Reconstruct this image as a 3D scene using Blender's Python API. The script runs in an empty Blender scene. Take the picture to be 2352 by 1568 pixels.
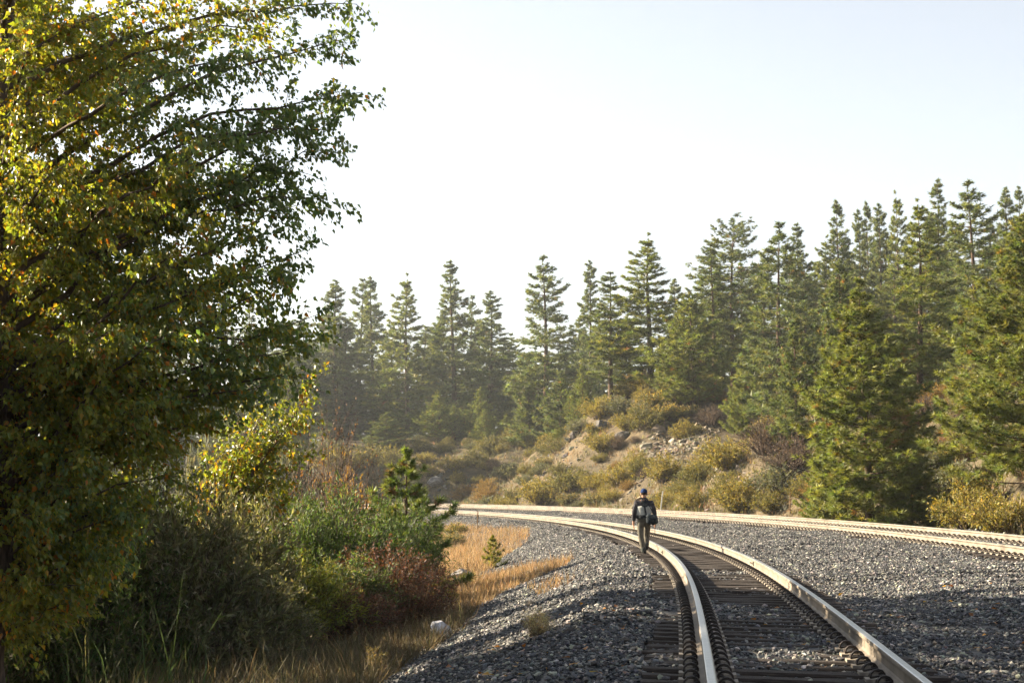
import bpy, math, random
import numpy as np
from mathutils import Vector, Matrix, Euler

# ------------------------------------------------------------------ camera, sky, sun, exposure
SC = bpy.context.scene
COL = SC.collection
CAM_Z = 1.51
FPX, PITCH = 3692.16, 0.09265
cam_d = bpy.data.cameras.new('camera'); cam = bpy.data.objects.new('camera', cam_d); COL.objects.link(cam)
cam.location = (0, 0, CAM_Z); cam.rotation_euler = (math.pi / 2 + PITCH, 0, 0)
cam_d.sensor_width = 36; cam_d.lens = FPX / 2352 * 36; cam_d.clip_start = 0.1; cam_d.clip_end = 4000
SC.camera = cam

SUN_EL = math.radians(26.0)
SUN_AZ = math.radians(-71.0)         # compass angle from the view direction: front-left
sun_dir = Vector((math.sin(SUN_AZ) * math.cos(SUN_EL), math.cos(SUN_AZ) * math.cos(SUN_EL), math.sin(SUN_EL)))
world = bpy.data.worlds.new('World'); SC.world = world; world.use_nodes = True
wn = world.node_tree.nodes; wl = world.node_tree.links; wn.clear()
w_out = wn.new('ShaderNodeOutputWorld'); w_bg = wn.new('ShaderNodeBackground'); w_sky = wn.new('ShaderNodeTexSky')
w_sky.sky_type = 'NISHITA'; w_sky.sun_disc = False
w_sky.sun_elevation = SUN_EL; w_sky.sun_rotation = SUN_AZ
w_sky.air_density = 1.0; w_sky.dust_density = 1.1; w_sky.ozone_density = 1.0; w_sky.altitude = 300
w_hs = wn.new('ShaderNodeHueSaturation'); w_hs.inputs['Saturation'].default_value = 0.42
wl.new(w_sky.outputs[0], w_hs.inputs['Color']); wl.new(w_hs.outputs[0], w_bg.inputs[0]); wl.new(w_bg.outputs[0], w_out.inputs[0])
w_bg.inputs[1].default_value = 0.0445
sun_d = bpy.data.lights.new('sun', 'SUN'); sun = bpy.data.objects.new('sun', sun_d); COL.objects.link(sun)
sun_d.energy = 5.0; sun_d.angle = math.radians(0.6); sun_d.color = (1.0, 0.84, 0.61)
sun.rotation_euler = sun_dir.to_track_quat('Z', 'Y').to_euler()
SC.view_settings.view_transform = 'Standard'; SC.view_settings.look = 'None'
SC.view_settings.exposure = 2.4; SC.view_settings.gamma = 1.0; SC.view_settings.use_curve_mapping = False
SC.render.engine = 'CYCLES'
cy = SC.cycles
cy.max_bounces = 6; cy.diffuse_bounces = 3; cy.glossy_bounces = 2; cy.transmission_bounces = 4; cy.volume_bounces = 0; cy.transparent_max_bounces = 4
cy.use_denoising = True; cy.use_adaptive_sampling = True; cy.adaptive_threshold = 0.02
cy.caustics_reflective = False; cy.caustics_refractive = False

rng = np.random.default_rng(7); random.seed(7)

# ------------------------------------------------------------------ small helpers
def tag(o, label=None, cat=None, group=None, kind=None):
    if label: o['label'] = label
    if cat: o['category'] = cat
    if group: o['group'] = group
    if kind: o['kind'] = kind
    return o

def empty(name, loc=(0, 0, 0), rz=0.0, parent=None):
    o = bpy.data.objects.new(name, None); COL.objects.link(o); o.location = loc; o.rotation_euler = (0, 0, rz); o.parent = parent
    o.empty_display_size = 0.2
    return o

def link(name, me, parent=None):
    o = bpy.data.objects.new(name, me); COL.objects.link(o); o.parent = parent
    return o

def make_mesh(name, V, faces, mats, colors=None, mat_idx=None, smooth=False):
    """faces: list of (n,k) int arrays."""
    V = np.asarray(V, dtype=np.float32)
    faces = [np.asarray(f, dtype=np.int32) for f in faces if len(f)]
    me = bpy.data.meshes.new(name)
    me.vertices.add(len(V)); me.vertices.foreach_set('co', V.ravel())
    nl = sum(f.size for f in faces); nf = sum(len(f) for f in faces)
    me.loops.add(nl); me.polygons.add(nf)
    me.loops.foreach_set('vertex_index', np.concatenate([f.ravel() for f in faces]))
    tot = np.concatenate([np.full(len(f), f.shape[1], dtype=np.int32) for f in faces])
    start = np.concatenate([[0], np.cumsum(tot)[:-1]]).astype(np.int32)
    me.polygons.foreach_set('loop_start', start)
    if mat_idx is not None: me.polygons.foreach_set('material_index', np.asarray(mat_idx, dtype=np.int32))
    me.polygons.foreach_set('use_smooth', np.full(nf, smooth))
    for m in (mats if isinstance(mats, (list, tuple)) else [mats]): me.materials.append(m)
    if colors is not None:
        a = me.attributes.new('Col', 'FLOAT_COLOR', 'FACE')
        c = np.ones((nf, 4), dtype=np.float32); c[:, :3] = colors
        a.data.foreach_set('color', c.ravel())
    me.update(calc_edges=True); me.validate()
    return me

def shift_faces(parts):
    """parts: list of (V, F) with one face size -> V, F."""
    Vs, Fs, n = [], [], 0
    for V, F in parts:
        Vs.append(V); Fs.append(np.asarray(F) + n); n += len(V)
    return np.concatenate(Vs), np.concatenate(Fs)

def tube(pts, rad, sides=6, cap=False):
    P = np.asarray(pts, float); R = np.broadcast_to(np.asarray(rad, float), (len(P),))
    T = np.gradient(P, axis=0); T /= np.linalg.norm(T, axis=1, keepdims=True) + 1e-9
    ref = np.where(np.abs(T[:, 2:3]) > 0.9, np.array([[1.0, 0, 0]]), np.array([[0, 0, 1.0]]))
    A = np.cross(T, ref); A /= np.linalg.norm(A, axis=1, keepdims=True) + 1e-9
    B = np.cross(T, A)
    a = np.linspace(0, 2 * np.pi, sides, endpoint=False)
    V = (P[:, None] + R[:, None, None] * (A[:, None] * np.cos(a)[None, :, None] + B[:, None] * np.sin(a)[None, :, None])).reshape(-1, 3)
    i = np.arange(len(P) - 1)[:, None] * sides; j = np.arange(sides)[None]; j2 = (j + 1) % sides
    F = np.stack([i + j, i + j2, i + sides + j2, i + sides + j], -1).reshape(-1, 4)
    return V, F

BOXF = np.array([[0, 3, 2, 1], [4, 5, 6, 7], [0, 1, 5, 4], [1, 2, 6, 5], [2, 3, 7, 6], [3, 0, 4, 7]])
def box(cx, cy_, cz, sx, sy, sz):
    x, y, z = sx / 2, sy / 2, sz / 2
    V = np.array([[-x, -y, -z], [x, -y, -z], [x, y, -z], [-x, y, -z], [-x, -y, z], [x, -y, z], [x, y, z], [-x, y, z]], float) + [cx, cy_, cz]
    return V, BOXF

def unit(v): return v / (np.linalg.norm(v, axis=-1, keepdims=True) + 1e-9)

def scatter(tmplV, tmplF, pos, ydir, zdir, scale, width=None):
    """copies of a small template (its y along ydir, z near zdir) -> V, F."""
    n = len(pos); y = unit(ydir); x = unit(np.cross(y, zdir)); z = np.cross(x, y)
    s = np.broadcast_to(np.asarray(scale, float), (n,))
    w = s if width is None else np.broadcast_to(np.asarray(width, float), (n,))
    t = tmplV
    V = pos[:, None] + (x[:, None] * t[None, :, 0:1] * w[:, None, None] + y[:, None] * t[None, :, 1:2] * s[:, None, None] + z[:, None] * t[None, :, 2:3] * s[:, None, None])
    F = tmplF[None] + (np.arange(n) * len(t))[:, None, None]
    return V.reshape(-1, 3), F.reshape(-1, tmplF.shape[1])

LEAF_V = np.array([[0, 0, 0], [-.40, .30, .10], [.40, .30, .10], [0, .42, 0], [0, 1, -.08]]); LEAF_F = np.array([[0, 3, 1], [0, 2, 3], [1, 3, 4], [3, 2, 4]])
LANCE_V = np.array([[0, 0, 0], [-.5, .4, .05], [.5, .4, .05], [0, 1, -.12]]); LANCE_F = np.array([[0, 2, 1], [1, 2, 3]])
BLADE_V = np.array([[-.5, 0, 0], [.5, 0, 0], [-.35, .55, .06], [.35, .55, .06], [0, 1, .28]]); BLADE_F = np.array([[0, 1, 3], [0, 3, 2], [2, 3, 4]])
NEEDLE_V = np.array([[-.5, 0, 0], [.5, 0, 0], [0, 1, .0]]); NEEDLE_F = np.array([[0, 1, 2]])

def rand_unit(n, r): return unit(r.normal(size=(n, 3)))

def pick_cols(n, r, palette, weights=None, jitter=0.18):
    p = np.array(palette, float); k = r.choice(len(p), n, p=None if weights is None else np.array(weights) / np.sum(weights))
    c = p[k] * np.exp(r.normal(0, jitter, (n, 1))) * (1 + r.normal(0, .06, (n, 3)))
    return np.clip(c, .002, .9)

_nz = np.random.default_rng(3)
_NW = [(_nz.normal(size=2) * f, _nz.uniform(0, 6.28), 1 / f) for f in (0.05, 0.09, 0.16, 0.3, 0.5, 0.8, 1.3, 2.1) for _ in range(4)]
def wob(x, y, lo=0, hi=8, scale=1.0):
    z = 0
    for k in range(lo * 4, hi * 4):
        f, p, a = _NW[k]
        z = z + np.sin(x * f[0] + y * f[1] + p) * a
    return z * scale * 0.05

# ------------------------------------------------------------------ materials
def new_mat(name):
    m = bpy.data.materials.new(name); m.use_nodes = True
    nt = m.node_tree; nt.nodes.clear(); out = nt.nodes.new('ShaderNodeOutputMaterial')
    return m, nt, out

def mix_rgb(nt, fac, a, b, blend='MIX'):
    n = nt.nodes.new('ShaderNodeMix'); n.data_type = 'RGBA'; n.blend_type = blend
    for sock, v in ((n.inputs[0], fac), (n.inputs[6], a), (n.inputs[7], b)):
        if hasattr(v, 'is_output'): nt.links.new(v, sock)
        else: sock.default_value = v if not isinstance(v, tuple) else (*v, 1)
    return n.outputs[2]

def noise(nt, scale, detail=4, rough=.6, vec=None):
    n = nt.nodes.new('ShaderNodeTexNoise'); n.inputs['Scale'].default_value = scale; n.inputs['Detail'].default_value = detail; n.inputs['Roughness'].default_value = rough
    if vec is not None: nt.links.new(vec, n.inputs['Vector'])
    return n

def ramp(nt, inp, stops):
    r = nt.nodes.new('ShaderNodeValToRGB'); e = r.color_ramp.elements
    e[0].position, e[0].color = stops[0][0], (*stops[0][1], 1); e[1].position, e[1].color = stops[-1][0], (*stops[-1][1], 1)
    for p, c in stops[1:-1]:
        k = e.new(p); k.color = (*c, 1)
    nt.links.new(inp, r.inputs[0]); return r.outputs[0]

def coords(nt): return nt.nodes.new('ShaderNodeTexCoord').outputs['Object']

def leaf_mat(name, trans=.45, rough=.55, spec=.3, tint=(1.25, 1.15, .45)):
    m, nt, out = new_mat(name)
    at = nt.nodes.new('ShaderNodeAttribute'); at.attribute_name = 'Col'
    pr = nt.nodes.new('ShaderNodeBsdfPrincipled'); pr.inputs['Roughness'].default_value = rough; pr.inputs['Specular IOR Level'].default_value = spec
    nt.links.new(at.outputs['Color'], pr.inputs['Base Color'])
    tr = nt.nodes.new('ShaderNodeBsdfTranslucent')
    tc = mix_rgb(nt, 1.0, at.outputs['Color'], tint, 'MULTIPLY'); nt.links.new(tc, tr.inputs['Color'])
    mx = nt.nodes.new('ShaderNodeMixShader'); mx.inputs[0].default_value = trans
    nt.links.new(pr.outputs[0], mx.inputs[1]); nt.links.new(tr.outputs[0], mx.inputs[2]); nt.links.new(mx.outputs[0], out.inputs[0])
    return m

def simple_mat(name, stops, scale=6, rough=.85, metal=0, bump=.3, spec=.3, stretch=None, detail=5, bump_dist=.02):
    m, nt, out = new_mat(name)
    v = coords(nt)
    if stretch:
        mp = nt.nodes.new('ShaderNodeMapping'); mp.inputs['Scale'].default_value = stretch; nt.links.new(v, mp.inputs[0]); v = mp.outputs[0]
    n = noise(nt, scale, detail, .65, v)
    pr = nt.nodes.new('ShaderNodeBsdfPrincipled'); pr.inputs['Roughness'].default_value = rough; pr.inputs['Metallic'].default_value = metal; pr.inputs['Specular IOR Level'].default_value = spec
    nt.links.new(ramp(nt, n.outputs[0], stops), pr.inputs['Base Color'])
    if bump:
        b = nt.nodes.new('ShaderNodeBump'); b.inputs['Strength'].default_value = bump; b.inputs['Distance'].default_value = bump_dist
        nt.links.new(n.outputs[0], b.inputs['Height']); nt.links.new(b.outputs[0], pr.inputs['Normal'])
    nt.links.new(pr.outputs[0], out.inputs[0])
    return m

def attr_mat(name, rough=.8, spec=.3, nscale=30, amt=.5):
    m, nt, out = new_mat(name)
    at = nt.nodes.new('ShaderNodeAttribute'); at.attribute_name = 'Col'
    n = noise(nt, nscale, 4, .6, coords(nt))
    v = ramp(nt, n.outputs[0], [(.3, (1 - amt,) * 3), (.7, (1 + amt,) * 3)])
    pr = nt.nodes.new('ShaderNodeBsdfPrincipled'); pr.inputs['Roughness'].default_value = rough; pr.inputs['Specular IOR Level'].default_value = spec
    nt.links.new(mix_rgb(nt, 1.0, at.outputs['Color'], v, 'MULTIPLY'), pr.inputs['Base Color']); nt.links.new(pr.outputs[0], out.inputs[0])
    return m

M_leaf = leaf_mat('broad_leaf', .5, .40, .55, (1.35, 1.2, .40))
M_small = leaf_mat('small_leaf', .4, .6, .3, (1.2, 1.1, .5))
M_needle = leaf_mat('pine_needle', .40, .5, .35, (1.2, 1.15, .5))
M_grass = leaf_mat('grass_blade', .4, .6, .3, (1.1, 1.0, .85))
M_bark = simple_mat('bark', [(.3, (.035, .025, .018)), (.5, (.08, .058, .042)), (.75, (.15, .11, .08))], 5, .9, 0, .8, .2, (4, 4, 1))
M_twig = simple_mat('twig_bark', [(.3, (.045, .032, .024)), (.7, (.12, .085, .065))], 9, .9, 0, .3)
M_pinebark = simple_mat('pine_bark', [(.3, (.03, .022, .018)), (.5, (.075, .048, .034)), (.75, (.13, .085, .06))], 4, .95, 0, .8, .2, (3, 3, 1))
M_stone = attr_mat('ballast_stone', .62, .45, 40, .35)
M_rock = attr_mat('hillside_rock', .85, .3, 5, .45)
M_tie = simple_mat('weathered_timber', [(.28, (.009, .007, .006)), (.5, (.028, .021, .017)), (.75, (.075, .058, .045))], 7, .85, 0, .6, .3, (1.2, 14, 8))
M_railside = simple_mat('rusty_rail_side', [(.25, (.088, .070, .053)), (.5, (.172, .146, .116)), (.8, (.255, .222, .182))], 1.6, .7, .0, .15, .35, None, 8, .004)
M_railtop = simple_mat('polished_rail_head', [(.3, (.42, .43, .43)), (.7, (.58, .59, .59))], 20, .30, .95, .05, .5, None, 3, .002)
M_plate = simple_mat('dusty_plate', [(.3, (.13, .11, .09)), (.7, (.34, .30, .245))], 12, .75, .1, .3)
M_clip = simple_mat('dark_clip', [(.3, (.018, .015, .014)), (.7, (.05, .04, .035))], 12, .5, .5, .2)

def ballast_mat():
    m, nt, out = new_mat('ballast_bed')
    v = coords(nt)
    vo = nt.nodes.new('ShaderNodeTexVoronoi'); vo.inputs['Scale'].default_value = 17; nt.links.new(v, vo.inputs['Vector'])
    hs = nt.nodes.new('ShaderNodeSeparateColor'); nt.links.new(vo.outputs['Color'], hs.inputs[0])
    c = ramp(nt, hs.outputs[0], [(0, (.010, .011, .013)), (.5, (.026, .027, .029)), (.85, (.06, .058, .054)), (1, (.14, .13, .11))])
    pr = nt.nodes.new('ShaderNodeBsdfPrincipled'); pr.inputs['Roughness'].default_value = .7
    nt.links.new(c, pr.inputs['Base Color'])
    b = nt.nodes.new('ShaderNodeBump'); b.inputs['Strength'].default_value = 1; b.inputs['Distance'].default_value = .03; b.invert = True
    nt.links.new(vo.outputs['Distance'], b.inputs['Height']); nt.links.new(b.outputs[0], pr.inputs['Normal']); nt.links.new(pr.outputs[0], out.inputs[0])
    return m
M_ballast = ballast_mat()

def ground_mat():
    m, nt, out = new_mat('dry_ground')
    v = coords(nt)
    n1 = noise(nt, .22, 6, .65, v); n2 = noise(nt, 3.0, 6, .7, v)
    base = ramp(nt, n1.outputs[0], [(.3, (.060, .052, .036)), (.48, (.092, .075, .050)), (.6, (.125, .098, .062)), (.75, (.075, .065, .050))])
    c = mix_rgb(nt, .7, base, ramp(nt, n2.outputs[0], [(.3, (.45, .45, .45)), (.7, (1.35, 1.3, 1.25))]), 'MULTIPLY')
    pr = nt.nodes.new('ShaderNodeBsdfPrincipled'); pr.inputs['Roughness'].default_value = .95; pr.inputs['Specular IOR Level'].default_value = .1
    nt.links.new(c, pr.inputs['Base Color'])
    b = nt.nodes.new('ShaderNodeBump'); b.inputs['Strength'].default_value = .8; b.inputs['Distance'].default_value = .15
    nt.links.new(n2.outputs[0], b.inputs['Height']); nt.links.new(b.outputs[0], pr.inputs['Normal']); nt.links.new(pr.outputs[0], out.inputs[0])
    return m
M_ground = ground_mat()

# ------------------------------------------------------------------ the two track centre lines and the terrain
DS = 0.5
S_ = np.arange(0, 430, DS)
_r = np.clip((S_ - 6.946) / 27.894, 0, 1); RAMP = _r * _r * (3 - 2 * _r)
TH = -0.10562 + np.cumsum(0.00417 * RAMP) * DS
CX = 0.94535 + np.cumsum(-np.sin(TH)) * DS; CY = np.cumsum(np.cos(TH)) * DS
nb = 80                                                                    # straight run behind the camera
back = -np.arange(nb, 0, -1) * DS
S_ = np.concatenate([back, S_]); TH0 = -0.10562
CX = np.concatenate([CX[0] - np.sin(TH0) * back, CX]); CY = np.concatenate([CY[0] + np.cos(TH0) * back, CY])
TH = np.concatenate([np.full(nb, TH0), TH]); RAMP = np.concatenate([np.zeros(nb), RAMP])
GAUGE = 1.51; FAR_U = 7.406; FAR_Z = 0.13; FAR_CANT = 0.09

def at_s(s):
    return np.interp(s, S_, CX), np.interp(s, S_, CY), np.interp(s, S_, TH), np.interp(s, S_, RAMP)
def su_to_xy(s, u):
    x, y, th, _ = at_s(s); return x + u * np.cos(th), y + u * np.sin(th)

_K = np.arange(0, len(S_), 4)
def xy_to_su(x, y):
    x = np.asarray(x, float).ravel(); y = np.asarray(y, float).ravel()
    s = np.empty_like(x); u = np.empty_like(x)
    for a in range(0, len(x), 20000):
        xx, yy = x[a:a + 20000], y[a:a + 20000]
        d = (xx[:, None] - CX[_K][None]) ** 2 + (yy[:, None] - CY[_K][None]) ** 2
        k = _K[np.argmin(d, 1)]
        for _ in range(2):
            th = np.interp(S_[0] + 0 * xx, S_, TH) if False else TH[k]
            ds = (xx - CX[k]) * -np.sin(th) + (yy - CY[k]) * np.cos(th)
            k2 = np.clip(k + np.round(ds / DS).astype(int), 0, len(S_) - 1)
            k = k2
        th = TH[k]; dx, dy = xx - CX[k], yy - CY[k]
        ds = dx * -np.sin(th) + dy * np.cos(th)
        s[a:a + 20000] = S_[k] + ds
        u[a:a + 20000] = dx * np.cos(th) + dy * np.sin(th)
    return s, u

def sstep(a, b, x):
    t = np.clip((x - a) / (b - a), 0, 1); return t * t * (3 - 2 * t)

def ballast_z(s, u):
    """top of the crushed stone, tie tops of the near track being z = 0."""
    rm = np.interp(s, S_, RAMP); c = -0.036 + 0.020 * rm
    near = -0.045 + np.clip(u, -1.9, 2.2) / GAUGE * c + c / 2
    zf = FAR_Z - .055 + (np.clip(u, FAR_U - 1.6, FAR_U + 1.9) - (FAR_U - GAUGE / 2)) / GAUGE * FAR_CANT
    z = near * (1 - sstep(2.0, 5.6, u)) + zf * sstep(2.0, 5.6, u)
    hump = 0.05 * np.exp(-((u - 3.6) / 1.0) ** 2)
    left = np.where(u < -1.9, (u + 1.9) * 0.33, 0)
    right = np.where(u > FAR_U + 1.9, -(u - FAR_U - 1.9) * 0.55, 0)
    return z + left + right + hump + wob(s, u, 3, 7, .10)

def land_z(x, y, s, u):
    n = wob(x, y, 0, 8, .5)
    # left: bench, then the river flat
    zl = -0.92 - .10 * np.clip(-u - 4.7, 0, 3) - sstep(7.5, 13.0, -u) * 1.6
    far = np.hypot(x + 60, np.maximum(y - 120, 0))
    zl = zl + sstep(60, 190, far) * sstep(120, 240, y) * 13
    # right: cut slope
    gul = 14 * np.exp(-((s - 166) / 13) ** 2)
    foot = 11.3 + gul + 1.2 * np.sin(s * .11) + .8 * np.sin(s * .31 + 1)
    hc = np.interp(s, [0, 40, 70, 95, 115, 150, 190, 260, 420], [4.5, 5.5, 6.2, 7.6, 8.2, 8.2, 8.4, 8.0, 8.0])
    d = np.maximum(u - foot, 0)
    cut = hc * (1 - np.exp(-((d * 1.15) / hc) ** 1.3))
    back_ = np.maximum(d - hc * 1.5, 0)
    rise = np.interp(s, [0, 60, 120, 170, 250], [.17, .17, .13, .05, .03]) * np.minimum(back_, 120)
    zr = -0.45 + cut + rise + n * np.clip(d / 6, 0, 1) * .8 + wob(x, y, 4, 8, .55) * np.clip(d / 4, 0, 1)
    zr = zr + np.clip(d / 8, 0, 1) * (4.4 * np.exp(-((x - 12.5) / 8) ** 2 - ((y - 150) / 15) ** 2) - 3.2 * np.exp(-((x - 24) / 10) ** 2 - ((y - 120) / 18) ** 2))
    z = np.where(u > 3, zr, zl + n * np.clip((-u - 5) / 4, 0, 1) * .5)
    return z

def ground_z(x, y):
    s, u = xy_to_su(x, y)
    sh = np.shape(x); xx, yy = np.ravel(x), np.ravel(y)
    lz = land_z(xx, yy, s, u); bz = ballast_z(s, u)
    z = np.where((u > -5.6) & (u < 12), np.maximum(lz, bz), lz)
    return z.reshape(sh) if sh else float(z[0])

CP, SP = math.cos(PITCH), math.sin(PITCH)
def ray(px, py):
    a, b = (px - 1176) / FPX, (784 - py) / FPX
    return np.array([a, CP - b * SP, SP + b * CP])
def px_at(px, py, Y):
    d = ray(px, py); return np.array([0, 0, CAM_Z]) + d * (Y / d[1])
def hit(px, py, near=9.0, far=420.0):
    d = ray(px, py); t = np.concatenate([np.arange(near, 60, .1), np.arange(60, far, .3)])
    P = np.array([0, 0, CAM_Z]) + d[None] * t[:, None]
    g = ground_z(P[:, 0], P[:, 1]); k = np.where(P[:, 2] <= g)[0]
    if not len(k): return None
    p = P[k[0]].copy(); p[2] = g[k[0]]; return p
def brow(px, y0=60., y1=215.):
    """the visible brow of the land in the direction of a picture column."""
    d = ray(px, 1000); Y = np.arange(y0, y1, 1.0); X = d[0] / d[1] * Y; z = ground_z(X, Y); k = int(np.argmax((z - CAM_Z) / Y)); return np.array([X[k], Y[k], z[k]])
def hits(px, py, near=9.0, far=300.0):
    out = [hit(a, b, near, far) for a, b in zip(px, py)]
    return np.array([p for p in out if p is not None])
def on_ground(px, Y):
    x = (px - 1176) / FPX * Y / CP
    return np.array([x, Y, ground_z(x, Y)])
def to_px(P):
    P = np.atleast_2d(P); Y = P[:, 1] * CP + (P[:, 2] - CAM_Z) * SP; U = -P[:, 1] * SP + (P[:, 2] - CAM_Z) * CP
    return 1176 + FPX * P[:, 0] / Y, 784 - FPX * U / Y

# ground sheet
def spaced(knots):
    out = []
    for (a, b, st) in knots: out.append(np.arange(a, b, st))
    return np.concatenate(out)
gx = spaced([(-900, -200, 35), (-200, -60, 6), (-60, -14, 1.5), (-14, 20, .55), (20, 70, 1.0), (70, 160, 4), (160, 900, 40)])
gy = spaced([(-60, 5, 4), (5, 110, .7), (110, 190, 1.2), (190, 330, 4), (330, 1500, 50)])
GX, GY = np.meshgrid(gx, gy); sg, ug = xy_to_su(GX, GY)
lz = land_z(GX.ravel(), GY.ravel(), sg, ug)
bz = ballast_z(sg, ug)
under = (ug > -5.4) & (ug < 11.0)
lz = np.where(under, np.minimum(lz, bz - .12), lz)
nx_, ny_ = len(gx), len(gy)
ii = (np.arange(ny_ - 1)[:, None] * nx_ + np.arange(nx_ - 1)[None]).ravel()
GF = np.stack([ii, ii + 1, ii + nx_ + 1, ii + nx_], 1)
o = link('ground', make_mesh('ground', np.stack([GX.ravel(), GY.ravel(), lz], 1), [GF], M_ground, smooth=True)); tag(o, kind='structure')

# ballast bed sheet
bs = np.concatenate([np.arange(-38, 120, .5), np.arange(120, 400, 1.0)]); bu = np.concatenate([np.arange(-5.4, 11.7, .3)])
BS, BU = np.meshgrid(bs, bu); bx_, by_ = su_to_xy(BS.ravel(), BU.ravel()); bzz = ballast_z(BS.ravel(), BU.ravel())
nx_ = len(bs); ii = (np.arange(len(bu) - 1)[:, None] * nx_ + np.arange(nx_ - 1)[None]).ravel()
o = link('ballast_bed', make_mesh('ballast_bed', np.stack([bx_, by_, bzz], 1), [np.stack([ii, ii + nx_, ii + nx_ + 1, ii + 1], 1)[:, ::-1]], M_ballast, smooth=True)); tag(o, kind='structure')

# ------------------------------------------------------------------ stones
ICO = None
def ico():
    global ICO
    if ICO is None:
        p = (1 + 5 ** .5) / 2
        V = unit(np.array([[-1, p, 0], [1, p, 0], [-1, -p, 0], [1, -p, 0], [0, -1, p], [0, 1, p], [0, -1, -p], [0, 1, -p], [p, 0, -1], [p, 0, 1], [-p, 0, -1], [-p, 0, 1]], float))
        F = np.array([[0, 11, 5], [0, 5, 1], [0, 1, 7], [0, 7, 10], [0, 10, 11], [1, 5, 9], [5, 11, 4], [11, 10, 2], [10, 7, 6], [7, 1, 8], [3, 9, 4], [3, 4, 2], [3, 2, 6], [3, 6, 8], [3, 8, 9], [4, 9, 5], [2, 4, 11], [6, 2, 10], [8, 6, 7], [9, 8, 1]])
        ICO = (V, F)
    return ICO

def stones(pos, size, r, flat=.65):
    V0, F0 = ico(); n = len(pos)
    k = V0[None] * (1 + r.uniform(-.45, .38, (n, 12, 1))) * np.stack([r.uniform(.75, 1.3, n), r.uniform(.65, 1.05, n), r.uniform(flat * .7, flat * 1.2, n)], 1)[:, None]
    a = r.uniform(0, 6.28, n); b = r.normal(0, .45, n)
    ca, sa, cb, sb = np.cos(a), np.sin(a), np.cos(b), np.sin(b)
    x, y, z = k[..., 0], k[..., 1], k[..., 2]
    y, z = y * cb[:, None] - z * sb[:, None], y * sb[:, None] + z * cb[:, None]
    x, y = x * ca[:, None] - y * sa[:, None], x * sa[:, None] + y * ca[:, None]
    V = np.stack([x, y, z], -1) * np.asarray(size)[:, None, None] + pos[:, None]
    F = F0[None] + (np.arange(n) * 12)[:, None, None]
    return V.reshape(-1, 3), F.reshape(-1, 3)

tiles = bpy.data.collections.new('ballast_tiles')
TILE = .8
for k in range(7):
    r = np.random.default_rng(50 + k); n = 560
    g = int(math.ceil(n ** .5)); gi = np.arange(n)
    p = np.stack([(gi % g + r.uniform(0, 1, n)) / g - .5, (gi // g + r.uniform(0, 1, n)) / g - .5, np.zeros(n)], 1) * TILE * 1.06
    size = r.lognormal(math.log(.0205), .30, n); p[:, 2] = r.normal(0, .0135, n)
    V, F = stones(p, size, r)
    c = pick_cols(n, r, [(.018, .020, .024), (.042, .045, .051), (.090, .091, .091), (.24, .225, .195), (.066, .056, .049)], [3.6, 4, 3, 1.5, 1.1], .3)
    me = make_mesh('ballast_tile', V, [F], M_stone, np.repeat(c, 20, 0))
    tiles.objects.link(bpy.data.objects.new('ballast_tile', me))

def instancer(name, pts, rots, idx, coll, scale=None):
    me = bpy.data.meshes.new(name); me.vertices.add(len(pts)); me.vertices.foreach_set('co', np.asarray(pts, np.float32).ravel())
    a = me.attributes.new('rot', 'FLOAT_VECTOR', 'POINT'); a.data.foreach_set('vector', np.asarray(rots, np.float32).ravel())
    a = me.attributes.new('pick', 'INT', 'POINT'); a.data.foreach_set('value', np.asarray(idx, np.int32))
    ob = link(name, me)
    ng = bpy.data.node_groups.new(name + '_nodes', 'GeometryNodeTree')
    ng.interface.new_socket('Geometry', in_out='INPUT', socket_type='NodeSocketGeometry'); ng.interface.new_socket('Geometry', in_out='OUTPUT', socket_type='NodeSocketGeometry')
    N, L = ng.nodes, ng.links
    gi = N.new('NodeGroupInput'); go = N.new('NodeGroupOutput'); ip = N.new('GeometryNodeInstanceOnPoints'); ci = N.new('GeometryNodeCollectionInfo')
    ci.inputs[0].default_value = coll; ci.inputs['Separate Children'].default_value = True; ci.inputs['Reset Children'].default_value = True
    na = N.new('GeometryNodeInputNamedAttribute'); na.data_type = 'FLOAT_VECTOR'; na.inputs[0].default_value = 'rot'
    nb_ = N.new('GeometryNodeInputNamedAttribute'); nb_.data_type = 'INT'; nb_.inputs[0].default_value = 'pick'
    er = N.new('FunctionNodeEulerToRotation'); L.new(na.outputs[0], er.inputs[0])
    L.new(gi.outputs[0], ip.inputs['Points']); L.new(ci.outputs[0], ip.inputs['Instance']); ip.inputs['Pick Instance'].default_value = True
    L.new(nb_.outputs[0], ip.inputs['Instance Index']); L.new(er.outputs[0], ip.inputs['Rotation']); L.new(ip.outputs[0], go.inputs[0])
    md = ob.modifiers.new('nodes', 'NODES'); md.node_group = ng
    return ob

ts = np.arange(6, 165, TILE); tu = np.arange(-4.9, 10.6, TILE)
TS, TU = np.meshgrid(ts, tu); TS = TS.ravel() + rng.uniform(-.1, .1, TS.size); TU = TU.ravel() + rng.uniform(-.1, .1, TU.size)
tx, ty = su_to_xy(TS, TU); tz = ballast_z(TS, TU)
pxx, pyy = to_px(np.stack([tx, ty, tz], 1))
keep = (pxx > -260) & (pxx < 2620) & (pyy < 1800)
TS, TU, tx, ty, tz = TS[keep], TU[keep], tx[keep], ty[keep], tz[keep]
inside = np.abs(TU) < 1.25
tz = tz + np.where(inside, rng.uniform(-.022, .012, len(TU)), .004)
dzdu = (ballast_z(TS, TU + .3) - ballast_z(TS, TU - .3)) / .6
rots = []
for k in range(len(TS)):
    th = float(np.interp(TS[k], S_, TH))
    rots.append((Matrix.Rotation(th, 3, 'Z') @ Matrix.Rotation(-math.atan(dzdu[k]), 3, 'Y') @ Matrix.Rotation(random.randrange(4) * math.pi / 2 + random.uniform(-.06, .06), 3, 'Z')).to_euler())
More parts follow.
